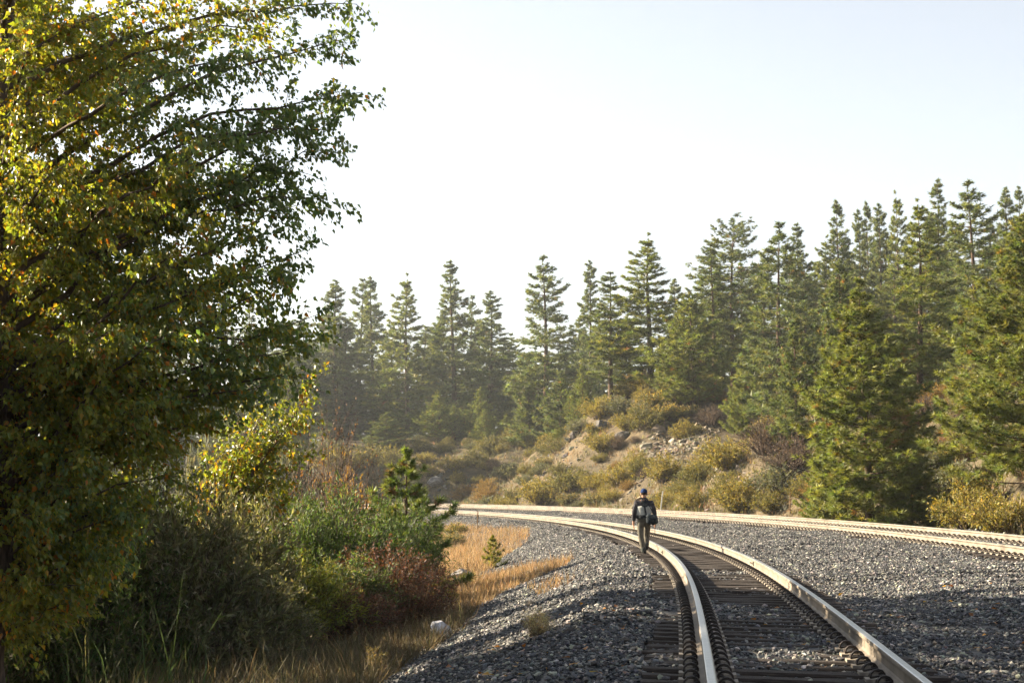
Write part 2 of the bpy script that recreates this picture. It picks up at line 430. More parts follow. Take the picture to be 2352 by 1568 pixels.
o = instancer('ballast_stones', np.stack([tx, ty, tz], 1), np.array([tuple(e) for e in rots]), rng.integers(0, 7, len(TS)), tiles); tag(o, kind='stuff')

# ------------------------------------------------------------------ tracks
prof = [(.076, 0), (.076, .011), (.022, .028), (.0095, .046), (.0085, .10), (.0105, .128), (.033, .142), (.0375, .148), (.0370, .172), (.0335, .181), (.024, .186)]
prof = np.array(prof + [(-a, b) for a, b in prof[::-1]])
PLATE_T = .026
def rail_mesh(name, u0, s0, s1, zfun):
    ss = np.concatenate([np.arange(s0, 60, .35), np.arange(60, 150, .8), np.arange(150, s1, 1.6)])
    x, y, th, rm = at_s(ss); n = len(prof)
    U = u0 + prof[None, :, 0]; z = zfun(ss)[:, None] + PLATE_T + prof[None, :, 1]
    V = np.stack([x[:, None] + U * np.cos(th)[:, None], y[:, None] + U * np.sin(th)[:, None], z + 0 * U], -1).reshape(-1, 3)
    i = np.arange(len(ss) - 1)[:, None] * n; j = np.arange(n)[None]; j2 = (j + 1) % n
    F = np.stack([i + j, i + j2, i + n + j2, i + n + j], -1)
    mi = np.zeros((len(ss) - 1, n), int); mi[:, 9:12] = 1
    return make_mesh(name, V, [F.reshape(-1, 4)], [M_railside, M_railtop], mat_idx=mi.ravel())

def tie_mesh(k):
    r = np.random.default_rng(900 + k)
    L, w, h = 2.6 + r.uniform(-.05, .05), .225 + r.uniform(-.012, .012), .17
    xs = np.linspace(-L / 2, L / 2, 7); sec = np.array([(-.5, -1), (-.5, -.12), (-.42, -.02), (.42, -.02), (.5, -.12), (.5, -1)])
    V = []
    for q, x in enumerate(xs):
        for (a, b) in sec: V.append((x + (r.uniform(-.02, .02) if q in (0, 6) else 0), a * w + r.normal(0, .005), b * h + (r.normal(0, .005) if b > -.5 else 0)))
    V = np.array(V); n = 6; i = np.arange(6)[:, None] * n; j = np.arange(n)[None]; j2 = (j + 1) % n
    F = np.stack([i + j, i + j2, i + n + j2, i + n + j], -1).reshape(-1, 4)[:, ::-1]
    caps = np.array([[0, 1, 2, 3, 4, 5], [41, 40, 39, 38, 37, 36]])
    return V, F, caps
tie_geo = [tie_mesh(k) for k in range(6)]
tie_me = [make_mesh('tie', V, [F, c], M_tie) for V, F, c in tie_geo]
# base plate with two low shoulders
pl = shift_faces([box(0, 0, PLATE_T / 2, .47, .19, PLATE_T), box(-.105, 0, PLATE_T + .008, .03, .15, .022), box(.105, 0, PLATE_T + .008, .03, .15, .022)])
plate_me = make_mesh('tie_plate', pl[0], [pl[1]], M_plate)
# spring clip: an arch from the plate shoulder over to the rail foot, with its return leg
t = np.linspace(0, math.pi, 7)
arch = np.stack([.135 - .062 * np.cos(t) * -1, -.045 + .0 * t, PLATE_T + .008 + .068 * np.sin(t)], 1)
leg_ = np.array([arch[0], [.075, .0, PLATE_T + .03], [.075, .05, PLATE_T + .03], [.12, .06, PLATE_T + .03]])
arch2 = arch.copy(); arch2[:, 1] = .045; arch2[:, 2] = PLATE_T + .008 + .050 * np.sin(t)
cl = shift_faces([tube(arch, .0105, 5), tube(leg_, .0105, 5), tube(arch2, .0105, 5)])
cl_lo = shift_faces([tube(arch[::2], .0115, 3), tube(arch2[::3], .0115, 3)])
clip_me = make_mesh('rail_clip', cl[0], [cl[1]], M_clip)

def transform(V, x, y, z, rz, tilt=0.0, sx=1.0):
    c, s = math.cos(rz), math.sin(rz)
    W = V * [sx, 1, 1]; W = np.stack([W[:, 0] * math.cos(tilt) - W[:, 2] * math.sin(tilt), W[:, 1], W[:, 0] * math.sin(tilt) + W[:, 2] * math.cos(tilt)], 1)
    return np.stack([W[:, 0] * c - W[:, 1] * s + x, W[:, 0] * s + W[:, 1] * c + y, W[:, 2] + z], 1)

def build_track(label, u0, s_first, zl, zr, n_tie, n_plate, n_clip):
    root = empty('railway_track'); tag(root, label, 'railway track')
    for sgn, zf in ((-1, zl), (1, zr)):
        link('rail', rail_mesh('rail', u0 + sgn * GAUGE / 2, s_first - 12, 330, zf), root)
    ss = np.arange(s_first, 300, .495); r = np.random.default_rng(int(u0 * 10) + 5)
    bulkT, bulkP, bulkC = [], [], []
    for i, s in enumerate(ss):
        s = s + r.uniform(-.02, .02)
        x, y, th, _ = [float(v) for v in at_s(s)]
        a, b = float(zl(np.array([s]))[0]), float(zr(np.array([s]))[0]); tilt = math.atan((b - a) / GAUGE); zc = (a + b) / 2
        jx = r.uniform(-.05, .05); u = u0 + jx; xx, yy = x + u * math.cos(th), y + u * math.sin(th); rz = th + r.normal(0, .008)
        xc, yc = x + u0 * math.cos(th), y + u0 * math.sin(th)
        k = int(r.integers(6))
        tie = None
        if i < n_tie:
            tie = link('tie', tie_me[k], root); tie.location = (xx, yy, zc - .002); tie.rotation_euler = Euler((0, -tilt, rz))
        else:
            bulkT.append((transform(tie_geo[k][0], xx, yy, zc - .002, rz, tilt), tie_geo[k][1]))
        for sg in (-1, 1):
            q = -jx + sg * GAUGE / 2
            if tie is not None and i < n_plate:
                p = link('tie_plate', plate_me, tie); p.location = (q, 0, 0)
            else:
                bulkP.append((transform(pl[0] + [sg * GAUGE / 2, 0, 0], xc, yc, zc, th, tilt), pl[1]))
            for ins in (-1, 1):
                if tie is not None and i < n_clip:
                    c = link('rail_clip', clip_me, tie); c.location = (q, 0, 0); c.scale = (ins, 1, 1)
                elif i < 260:
                    W = cl_lo[0] * [ins, 1, 1] + [sg * GAUGE / 2, 0, 0]
                    bulkC.append((transform(W, xc, yc, zc, th, tilt), cl_lo[1]))
    for nm, parts, m in (('ties_far_along', bulkT, M_tie), ('tie_plates_far_along', bulkP, M_plate), ('rail_clips_far_along', bulkC, M_clip)):
        if parts:
            V, F = shift_faces(parts); tag(link(nm, make_mesh(nm, V, [F], m), root), kind='stuff')
    return root

cant_near = lambda s: -0.036 + 0.020 * np.interp(s, S_, RAMP)
trk = build_track('near railway track curving left, with the man walking beside its rail', 0.0, 7.0, lambda s: 0 * s, cant_near, 300, 150, 75)
trk2 = build_track('far raised railway track along the foot of the brushy slope', FAR_U, 18.0, lambda s: 0 * s + FAR_Z, lambda s: 0 * s + FAR_Z + FAR_CANT, 300, 150, 75)
# bolted joint bars on the near track's rails
jb = shift_faces([box(0, 0, .09, .022, .62, .085)] + [box(-.014, q, .09, .02, .035, .035) for q in (-.25, -.15, -.05, .05, .15, .25)])
jb_me = make_mesh('joint_bar', jb[0], [jb[1]], M_plate)
for (s, u) in ((31.6, .735), (37.2, -.775)):
    x, y, th, _ = [float(v) for v in at_s(s)]
    j = link('joint_bar', jb_me, trk); j.location = (x + u * math.cos(th), y + u * math.sin(th), PLATE_T - .012); j.rotation_euler = (0, 0, th)
# ------------------------------------------------------------------ tree and shrub builders
class Wood:
    def __init__(s): s.p = []
    def add(s, pts, rad, sides=5): s.p.append(tube(pts, rad, sides))
    def mesh(s, name, m):
        V, F = shift_faces(s.p); return make_mesh(name, V, [F], m, smooth=True)

def bez(a, b, c, n):
    t = np.linspace(0, 1, n)[:, None]; return (1 - t) ** 2 * a + 2 * t * (1 - t) * b + t * t * c

def make_broadleaf(seed, H, prof_, tips, n_limb, n_leaf, leaf, palette_fn, trunk_r=.16, lean=(0, 0), droop=.25, low=.8, az_range=(0, 6.283), tmpl=(LEAF_V, LEAF_F)):
    """a broad-leaved tree: trunk, limbs, twigs and hanging leaves.  prof_: (height, radius) pairs of the crown."""
    r = np.random.default_rng(seed)
    hz, hr = np.array(prof_).T
    trunk = Wood(); limbs = Wood()
    tz_ = np.linspace(0, H, 14)
    T = np.stack([lean[0] * tz_ / H + .12 * np.sin(tz_ * .9 + seed), lean[1] * tz_ / H + .10 * np.sin(tz_ * .7 + 2 * seed), tz_], 1)
    T[0, :2] *= 0
    trunk.add(T, trunk_r * (1 - .86 * (tz_ / H)) + .01, 9)
    def at(h): return np.array([np.interp(h, tz_, T[:, k]) for k in range(3)])
    ends = [np.array(t_, float) for t_ in tips]
    for k in range(n_limb):
        h = low + (H * .97 - low) * r.uniform() ** .9; az = r.uniform(*az_range); R = np.interp(h, hz, hr) * r.uniform(.62, 1.06)
        c = at(h); ends.append(np.array([c[0] + R * math.cos(az), c[1] + R * math.sin(az), h]))
    P0, D0, W0 = [], [], []
    for e in ends:
        hd = np.linalg.norm(e[:2] - at(min(e[2], H))[:2])
        hs = np.clip(e[2] - hd * r.uniform(.25, .6), .35, H * .95); a = at(hs)
        mid = (a + e) / 2 + np.array([r.normal(0, .15), r.normal(0, .15), droop * hd * r.uniform(.3, 1)])
        L = np.linalg.norm(e - a); n = max(5, int(L / .35)); B = bez(a, mid, e, n)
        B[1:-1] += r.normal(0, .035, (n - 2, 3))
        limbs.add(B, np.linspace(.010 + .008 * L, .004, n), 5)
        m = int(L / .115)
        for f in np.linspace(.14, 1.0, max(m, 3)):
            i = f * (n - 1); k = min(int(i), n - 2); p = B[k] + (B[k + 1] - B[k]) * (i - k); d = unit(B[k + 1] - B[k])
            tl = (.30 + .75 * (1 - f) + .15 * r.uniform()) * min(1.0, .45 + L / 4) * r.uniform(.6, 1.2)
            td = unit(d * r.uniform(.4, 1.1) + unit(r.normal(size=3)) * .8 + [0, 0, r.uniform(-.25, .35)])
            q = np.linspace(0, 1, 4)[:, None]; tw = p + td * tl * q + np.array([0, 0, -.18 * tl]) * q * q
            if r.uniform() < .6: limbs.add(tw, [.006, .0045, .003, .002], 3)
            nl = max(3, int(tl / .028)); qq = r.uniform(.1, 1, nl)
            P0.append(p + td * tl * qq[:, None] + np.array([0, 0, -.18 * tl]) * (qq ** 2)[:, None]); D0.append(np.repeat(td[None], nl, 0))
    P = np.concatenate(P0); D = np.concatenate(D0)
    k = r.permutation(len(P))[:n_leaf] if len(P) > n_leaf else r.integers(0, len(P), n_leaf); n = len(k)
    P, D = P[k] + r.normal(0, .045, (n, 3)), D[k]
    P[:, 2] = np.maximum(P[:, 2], .15)
    y = unit(D * .45 + rand_unit(n, r) * .55 + [0, 0, -.75]); zd = rand_unit(n, r)
    size = leaf * r.uniform(.65, 1.2, n)
    V, F = scatter(tmpl[0], tmpl[1], P, y, zd, size, size * r.uniform(.75, 1.05, n) * .94)
    c = palette_fn(P, n, r)
    return trunk.mesh('trunk', M_bark), limbs.mesh('branches', M_twig), make_mesh('crown', V, [F], M_leaf, np.repeat(c, len(tmpl[1]), 0))

def plant(name, label, cat, parts, loc, rz=0.0, scale=(1, 1, 1), group=None):
    t_ = empty(name, tuple(loc), rz); t_.scale = scale; tag(t_, label, cat, group)
    for me in parts: link(me.name.split('.')[0], me, t_)
    return t_

def make_pine(seed, H, R, crown0, n_whorl, dens, needle, nw, style='tall', pal=None, col_var=.16, brown=0.02):
    """ponderosa-like pine: whorled limbs that turn up at the tip, each carrying a ragged pad of round needle tufts, with gaps between."""
    r = np.random.default_rng(seed); trunk = Wood(); br = Wood()
    tz_ = np.linspace(-.6, H, 10); tx_ = .015 * H * np.sin(tz_ / H * 3 + seed) * (tz_ / H)
    trunk.add(np.stack([tx_, tx_ * .6, tz_], 1), np.linspace(.0125 * H + .02, .008, 10), 7)
    P, D, S = [], [], []
    k_ = H / 20
    hs = crown0 * H + (H * .985 - crown0 * H) * np.linspace(0, 1, n_whorl) ** .92
    lop = r.uniform(0, 6.28); pw = (.78, .62, .70, .58, .66)[seed % 5]
    for h in hs:
        t = (h - crown0 * H) / (H - crown0 * H)
        if style == 'tall': rad = R * (min(1, .60 + 1.7 * t) * (1 - t) ** pw + .02)
        elif style == 'round': rad = R * (min(1, .5 + 2.0 * t) * (1 - t ** 2.6) ** .7 + .04)
        else: rad = R * (min(1, .82 + 1.3 * t) * (1 - t ** 1.35) ** .95 + .03)
        wl = r.uniform(.74, 1.12)
        nb_ = r.integers(3, 6) if style != 'full' else r.integers(5, 8)
        if t > .9: nb_ = min(nb_, 4)
        a0 = r.uniform(0, 6.28)
        for b in range(nb_):
            az = a0 + b * 6.283 / nb_ + r.normal(0, .3)
            L = rad * r.uniform(.6, 1.15) * (1 + .15 * math.cos(az - lop)) * wl
            up = (.75 * t - .10) + r.normal(0, .12)
            if style == 'full': up = .32 + .55 * t + r.normal(0, .08)
            base = np.array([np.interp(h, tz_, tx_), np.interp(h, tz_, tx_) * .6, h + r.normal(0, .018 * H)])
            dirh = np.array([math.cos(az), math.sin(az), 0]); side = np.cross(dirh, [0, 0, 1])
            e = base + dirh * L + [0, 0, up * L]; mid = base + dirh * L * .6 + [0, 0, up * L * .25 - .10 * L]
            n = 6; B = bez(base, mid, e, n); br.add(B, np.linspace(.006 * k_ + .012 * L, .005, n), 4)
            m = max(3, int(dens * (1 + 2.6 * L / k_ ** .5)))
            f = 1 - r.beta(1.15, 1.5, m) * (.80 if style != 'full' else .88)
            i = f * (n - 1); k = np.minimum(i.astype(int), n - 2); p = B[k] + (B[k + 1] - B[k]) * (i - k)[:, None]
            wdt = L * (.30 if style != 'full' else .26) * (1.12 - f) + .06 * k_ ** .5
            off = side[None] * (r.normal(0, 1, m) * wdt)[:, None] + np.array([0, 0, 1.0]) * (r.normal(.25, .55, m) * np.minimum(wdt * .6, .5 * k_ + .12))[:, None] + dirh[None] * (np.abs(r.normal(0, .35, m)) * wdt)[:, None]
            q = p + off
            P.append(q); D.append(unit(off + dirh * (wdt * .6)[:, None] + np.array([0, 0, .5]) * (wdt + .02)[:, None])); S.append(np.full(m, 1.05 - .45 * t) * r.uniform(.8, 1.2, m))
            for z_ in np.nonzero(r.uniform(size=m) < .45)[0]: br.add(np.stack([p[z_] - (B[k[z_] + 1] - B[k[z_]]) * .3, q[z_]]), [.006, .003], 3)
    top = np.array([[tx_[-1], tx_[-1] * .6, H - .0], [tx_[-1], tx_[-1] * .6, H - .25 * k_], [tx_[-1], tx_[-1] * .6, H - .55 * k_]])
    P.append(top); D.append(np.tile([0, 0, 1.], (3, 1))); S.append(np.full(3, .6))
    P, D, S = np.concatenate(P), np.concatenate(D), np.concatenate(S); n = len(P)
    base = pick_cols(n, r, pal, None, col_var)
    dead = r.uniform(size=n) < brown; base[dead] = pick_cols(int(dead.sum()), r, [(.24, .13, .05), (.19, .12, .05)], None, .2)
    PP = np.repeat(P, nw, 0); DD = np.repeat(D, nw, 0); N = n * nw
    y = unit(DD * r.uniform(.3, 1.1, (N, 1)) + rand_unit(N, r) * .85)
    L = needle * np.repeat(S, nw) * r.uniform(.7, 1.15, N)
    PP = PP - DD * (needle * .4 * r.uniform(0, 1, (N, 1)))
    V, F = scatter(NEEDLE_V, NEEDLE_F, PP, y, rand_unit(N, r), L, needle * r.uniform(.09, .15, N) * (1 if needle < .26 else 1.15))
    c = np.repeat(base, nw, 0) * np.exp(r.normal(0, .12, (N, 1)))
    return [trunk.mesh('trunk', M_pinebark), br.mesh('branches', M_pinebark), make_mesh('crown', V, [F], M_needle, np.clip(c, .002, .9))]

def make_bush(seed, R, H, stems, leaves, leaf, width, pal, weights=None, arch=.35, tmpl=(LANCE_V, LANCE_F), leafmat=None, stem_r=.008, leaf_from=.35, up=.5, name='foliage', jitter=.2, subs=5, twigmat=None, tip_pal=None, flat=False):
    r = np.random.default_rng(seed); w = Wood(); P, D, T = [], [], []
    per = max(1, leaves // (stems * (subs + 1)))
    for k in range(stems):
        az = r.uniform(0, 6.28); rr = R * math.sqrt(r.uniform(0, 1)) ; hh = H * math.sqrt(max(.05, 1 - (rr / R) ** 2 * .88)) * r.uniform(.62, 1.08)
        b = np.array([math.cos(az) * rr * .22, math.sin(az) * rr * .22, -.05]); e = np.array([math.cos(az) * rr, math.sin(az) * rr, hh])
        m = (b + e) / 2 + [math.cos(az) * -rr * .15, math.sin(az) * -rr * .15, arch * hh * .6]
        B = bez(b, m, e, 6); B[1:-1] += r.normal(0, .02 * H, (4, 3)); w.add(B, np.linspace(stem_r * 1.6, stem_r * .4, 6), 3)
        lines = [(B[2:], 1.0)]
        for q in range(subs):
            i = r.integers(1, 5); d = unit(unit(B[i + 1] - B[i]) * .8 + unit(r.normal(size=3)) * .75 + [0, 0, .25]); L = H * r.uniform(.14, .36)
            sb = B[i] + d * L * np.linspace(0, 1, 4)[:, None] + np.array([0, 0, -.15 * L]) * (np.linspace(0, 1, 4) ** 2)[:, None]
            w.add(sb, [stem_r * .6, stem_r * .45, stem_r * .35, stem_r * .25], 3); lines.append((sb, .9))
        for ln, _ in lines:
            if not leaves: continue
            f = r.uniform(leaf_from * .3, 1, per) * (len(ln) - 1); k2 = np.minimum(f.astype(int), len(ln) - 2); d = ln[k2 + 1] - ln[k2]
            P.append(ln[k2] + d * (f - k2)[:, None]); D.append(unit(d)); T.append(f / (len(ln) - 1))
    out = [w.mesh('stems', twigmat or M_twig)]
    if leaves:
        P, D, T = np.concatenate(P), np.concatenate(D), np.concatenate(T); n = len(P); P = P + r.normal(0, .012 * H, (n, 3)); P[:, 2] = np.maximum(P[:, 2], .02)
        y = unit(D * r.uniform(.2, 1, (n, 1)) + rand_unit(n, r) * .75 + [0, 0, up * .4]); L = leaf * r.uniform(.6, 1.3, n)
        V, F = scatter(tmpl[0], tmpl[1], P, y, rand_unit(n, r), L, width * r.uniform(.7, 1.3, n))
        c = pick_cols(n, r, pal, weights, jitter)
        if tip_pal is not None:
            k = (T > .8) & (P[:, 2] > H * .45) & (r.uniform(size=n) < .8); c[k] = pick_cols(int(k.sum()), r, tip_pal, None, .15)
        out.append(make_mesh(name, V, [F], leafmat or M_small, np.repeat(c, len(tmpl[1]), 0)))
    return out

# ------------------------------------------------------------------ the big cottonwood on the left
GREEN = [(.090, .155, .052), (.12, .185, .064), (.155, .21, .080)]
OLIVE = [(.19, .225, .034), (.255, .26, .036), (.155, .205, .036)]
GOLD = [(.42, .26, .020), (.40, .16, .020), (.34, .25, .024)]
def cotton_cols(P, n, r):
    v = (P[:, 0] - 1.2) * .42 + .35 * np.sin(P[:, 2] * 1.1 + P[:, 1]) + .3 * np.sin(P[:, 0] * 1.7 + P[:, 2] * 2.1) - .25 + r.normal(0, .35, n)
    g = pick_cols(n, r, GREEN); ol = pick_cols(n, r, OLIVE); go = pick_cols(n, r, GOLD)
    c = np.where((v < .25)[:, None], ol, g); k = r.uniform(size=n) < np.clip(.07 - .07 * (v - .05), .010, .24); return np.where(k[:, None], go, c)
CT_Y = 20.0
ct = on_ground(18, CT_Y); CT_BASE = ct.copy(); CT_BASE[2] -= .1
def tipv(px, py, dy=0.0):
    p = px_at(px, py, CT_Y + dy); return p - CT_BASE
tips = [tipv(*a) for a in [(818, 10, .3), (812, 85, -.3), (832, 212, 0), (760, 250, .5), (768, 300, -.5), (750, 345, .4), (690, 395, .2), (752, 458, 0), (690, 470, .8), (655, 530, -.4), (698, 575, .1), (660, 622, .5), (640, 655, -.5),
        (730, 722, 0), (722, 775, .6), (690, 800, -.4), (705, 868, .2), (640, 880, -.6), (560, 905, .3), (620, 760, 1), (500, 960, -.2), (430, 1010, .2), (425, 1090, -.3), (400, 1150, .3), (300, 1180, -.5), (250, 1230, 0), (240, 1285, .4), (190, 1345, -.4), (150, 1385, 0), (90, 1420, -.5),
        (580, 120, -1.5), (520, 320, -2), (470, 520, -2), (540, 640, -1.8), (400, 760, -2), (330, 930, -1.5), (200, 1050, -1.5), (80, 1180, -1.8), (620, 60, 1), (600, 420, 1.2), (560, 700, 1.5)]]
gz = CT_BASE[2]
_rt = np.random.default_rng(5); tips += [np.array([_rt.uniform(-3.4, -.6), _rt.uniform(-2.2, 2.8), _rt.uniform(2.4, 7.0)]) for _ in range(34)]  # extra low limbs on the unseen left side, added to thicken the ground shade
cprof = [(0, .6), (1.2 - gz * 0, 1.2), (3.2, 2.0), (4.6, 2.6), (5.6, 3.6), (7.2, 3.4), (9, 3.2), (10.5, 3.1), (12, 2.2), (13.4, .7)]
cw = make_broadleaf(11, 13.2, cprof, tips, 96, 185000, .079, cotton_cols, .17, (-.3, .2), .22, 1.6)
plant('cottonwood_tree', 'tall cottonwood turning gold at the left edge, its heart-shaped leaves hanging over everything', 'tree', cw, CT_BASE)

pos2 = np.array([-9.6, 26.5, 0.0]); pos2[2] = ground_z(*pos2[:2]) - .1
cp2 = [(0, .4), (1.0, 1.6), (3, 2.8), (6, 3.9), (9, 4.1), (11, 3.6), (13, 2.4), (14.6, .6)]
cw2 = make_broadleaf(12, 14.5, cp2, [], 120, 125000, .118, lambda P, n, r: cotton_cols(P - [2.2, 0, 0], n, r), .19, (.4, .1), .22, 1.2, tmpl=(LANCE_V, LANCE_F))
plant('cottonwood_tree', 'second cottonwood standing farther back inside the mass of leaves at the left edge', 'tree', cw2, pos2)
plant('cottonwood_tree', 'unseen cottonwood added beside the camera to shade the near stones, left of the picture edge', 'tree', cw2, (-11.2, 15.5, ground_z(-11.2, 15.5) - .1), 2.0)  # added out of view to shade the foreground
for (x_, y_, s_, lab) in ((-6.6, 13.0, .50, 'lowest unseen cottonwood over the embankment toe, added to shade the near rails'), (-12.6, 14.0, 1.0, 'tall unseen back-row cottonwood abreast the nearest ties, added for its shade'), (-9.9, 21.6, .58, 'low unseen cottonwood behind the big one, added to close a sunlit gap on the ballast'), (-10.6, 17.3, .82, 'unseen cottonwood second from the big one towards the camera, added to shade the ballast'), (-7.7, 13.4, .68, 'slim low unseen cottonwood between two taller ones, added to thicken their shade'), (-8.3, 16.0, .74, 'smaller cottonwood just outside the left edge, level with the front of the big one'), (-8.8, 11.6, .85, 'unseen cottonwood nearest the camera outside the left edge, added to shade the closest rails')):
    plant('cottonwood_tree', lab, 'tree', cw2, (x_, y_, ground_z(x_, y_) - .1), 1.1 * s_ * 5, (s_, s_, s_))  # unseen trees added left of view to block sun from the near track
# ------------------------------------------------------------------ hillside brush
B_GOLD = [(.24, .20, .050), (.31, .245, .062), (.19, .17, .048), (.14, .14, .045)]
B_OLIVE = [(.125, .122, .040), (.165, .15, .048), (.095, .10, .038)]
B_RUST = [(.26, .155, .045), (.20, .135, .042), (.15, .11, .036)]
B_SAGE = [(.12, .13, .085), (.16, .165, .115), (.09, .10, .065)]
B_PALE = [(.36, .28, .13), (.30, .22, .09)]
B_RED = [(.24, .075, .045), (.20, .09, .055), (.28, .12, .07)]
B_STRAW = [(.38, .25, .11), (.31, .195, .085), (.44, .30, .15)]
mk = lambda seed, pal, R, H, **k: make_bush(seed, R, H, k.pop('stems', 95), k.pop('leaves', 6800), k.pop('leaf', .11), k.pop('width', .034), pal, **k)
brush = {
    'gold': [mk(300, B_GOLD, 1.25, 1.45), mk(301, B_GOLD, 1.45, 1.25)],
    'olive': [mk(302, B_OLIVE + B_GOLD[:1], 1.35, 1.4), mk(303, B_OLIVE, 1.5, 1.2)],
    'rust': [mk(304, B_RUST, 1.35, 1.35)],
    'sage': [mk(305, B_SAGE, 1.2, .95, leaves=5200)],
    'rabbit': [mk(306, B_SAGE + B_OLIVE, 1.15, 1.0, tip_pal=B_PALE, leaves=5200), mk(307, B_OLIVE, 1.2, 1.05, tip_pal=[(.40, .28, .06), (.34, .25, .07)], leaves=5200)],
    'red': [mk(308, B_RED, .9, 1.7, leaves=3600, arch=.1)],
    'bare': [make_bush(309, 1.25, 1.25, 130, 1500, .07, .03, [(.13, .09, .075), (.17, .12, .09)], subs=8, stem_r=.011)],
}
brush_far = [brush['gold'], brush['olive'], brush['sage']]
# ------------------------------------------------------------------ pines
G1 = [(.125, .152, .058), (.100, .130, .054), (.155, .170, .062), (.082, .113, .054)]
G2 = [(.150, .176, .044), (.182, .198, .052), (.115, .146, .044)]
G3 = [(.145, .170, .048), (.175, .185, .052), (.11, .145, .048)]
pt = [make_pine(200 + k, 20, R_, c0, nw_, 3.6, .47, 13, 'tall', pal, .24, .004) for k, (R_, c0, nw_, pal) in enumerate([(3.3, .08, 37, G1), (2.7, .10, 35, G1), (4.0, .08, 33, G1), (3.0, .24, 29, G1), (3.6, .05, 42, G3)])]
pr_ = [make_pine(230, 20, 3.4, .42, 20, 2.6, .46, 15, 'round', G1, .2, .004)]
pf = [make_pine(240 + k, 8, R_, .04, 25, 3.2, .27, 18, 'full', pal, .22, b) for k, (R_, pal, b) in enumerate([(2.4, G2, .01), (2.0, G1, .02), (2.7, G2, .02)])]
hero = [make_pine(260, 10.5, 2.55, .04, 33, 4.2, .25, 24, 'full', G2, .25, .03), make_pine(261, 11.5, 3.0, .02, 36, 4.4, .25, 24, 'full', G3, .22, .012)]
def pine(protos, label, x, ytop, ybase, hw, Y=None, protoH=20, protoR=3.3, rz=None, name='pine_tree', group='pine trees on the hillside', dz=0.0):
    p = None
    if Y is None: p = hit(x, ybase)
    if p is None: p = on_ground(x, Y) if Y else brow(x)
    top = px_at(x, ytop, p[1]); h = max(top[2] - p[2], .3); w = hw / FPX * p[1] * (1.62 if protoH == 20 else 1.45)
    return plant(name, label, 'pine tree' if h > 4 else 'young pine', protos, p - [0, 0, .05 + dz], random.uniform(0, 6.28) if rz is None else rz, (w / protoR, w / protoR, h / protoH), group)

PT_R = [3.3, 2.7, 4.0, 3.0, 3.6]
TALL = [  # x, top, base, half width, distance (None: where the base is seen), prototype, label
    (772, 643, 1010, 52, 232, 1, 'slender hazy pine standing nearest the cottonwood leaves, first on the skyline'),
    (826, 642, 1010, 46, 246, 3, 'thin open-crowned hazy pine, second on the skyline from the cottonwood'),
    (857, 636, 1010, 52, 238, 0, 'hazy pine with a pointed lopsided top, third on the skyline from the cottonwood'),
    (938, 642, 1000, 60, 222, 4, 'full hazy pine between two sky gaps, fourth from the cottonwood'),
    (1000, 740, 980, 42, 262, 1, 'short dim pine behind the gap beside the tall narrow pine'),
    (1043, 600, 960, 62, 226, 0, 'tall narrow-topped pine rising highest over the far bend of the track'),
    (1082, 683, 970, 48, 240, 2, 'dense pine leaning against the right flank of the tall narrow pine'),
    (1124, 668, 965, 46, 236, 1, 'bluish pine with a narrow spire right of the close pair'),
    (1178, 768, 965, 46, 262, 2, 'low dark pine in the saddle left of the broad lone pine'),
    (1252, 592, 905, 80, 186, 2, 'broad open pine standing alone against the white sky with bare lower limbs'),
    (1325, 735, 925, 42, 232, 3, 'small dark pine at the foot of the skyline gap right of the broad pine'),
    (1355, 598, 905, 34, 204, 1, 'very slim pine with a needle-like top in the middle of the skyline'),
    (1403, 625, 936, 50, None, 3, 'pine with a long bare trunk rooted on the brushy crest'),
    (1496, 548, 889, 76, None, 4, 'dark dense conical pine with a thick bare trunk base on the crest'),
    (1547, 640, 900, 40, 172, 1, 'pine peeking out behind the right shoulder of the dark conical pine'),
    (1640, 560, 900, 44, 146, 3, 'slim pine with a visible stem left of the round-topped pine'),
    (1735, 610, 905, 50, 168, 2, 'shaded pine filling the notch right of the round-topped pine'),
    (1790, 517, 868, 92, 124, 2, 'big sunlit pine with wide layered limbs on the upper slope'),
    (1842, 514, 880, 50, 158, 0, 'blue-green pine right behind the big layered pine'),
    (1932, 460, 880, 52, 156, 0, 'pine with a thin jagged spire above the dense pyramid pine'),
    (1975, 482, 880, 34, 172, 1, 'first of the tight cluster of dark spires on the ridge'),
    (2000, 464, 880, 40, 176, 0, 'second spire in the tight dark cluster on the ridge'),
    (2024, 468, 880, 36, 170, 1, 'third spire in the tight dark cluster on the ridge'),
    (2063, 454, 880, 44, 164, 4, 'widest pine closing the tight dark cluster on the ridge'),
    (2114, 470, 915, 74, None, 4, 'olive pine with a trunk reaching the russet brush behind the front pine'),
    (2158, 414, 900, 56, 142, 0, 'tallest spire on the skyline, left of the bronze pine'),
    (2238, 420, 900, 96, 108, 2, 'broad bronze-tinted pine high on the slope'),
    (2316, 430, 900, 40, 150, 1, 'dark double-topped spire just right of the bronze pine'),
    (2346, 428, 900, 40, 152, 0, 'dark spire cut by the picture edge beyond the bronze pine'),
]
for (x, yt, yb, hw, Y, k, lab) in TALL: pine(pt[k], lab, x, yt, yb, hw, Y, 20, PT_R[k])
pine(pr_[0], 'round-topped twin-stemmed pine with daylight showing through its crown', 1685, 505, 900, 62, 150, 20, 3.4)
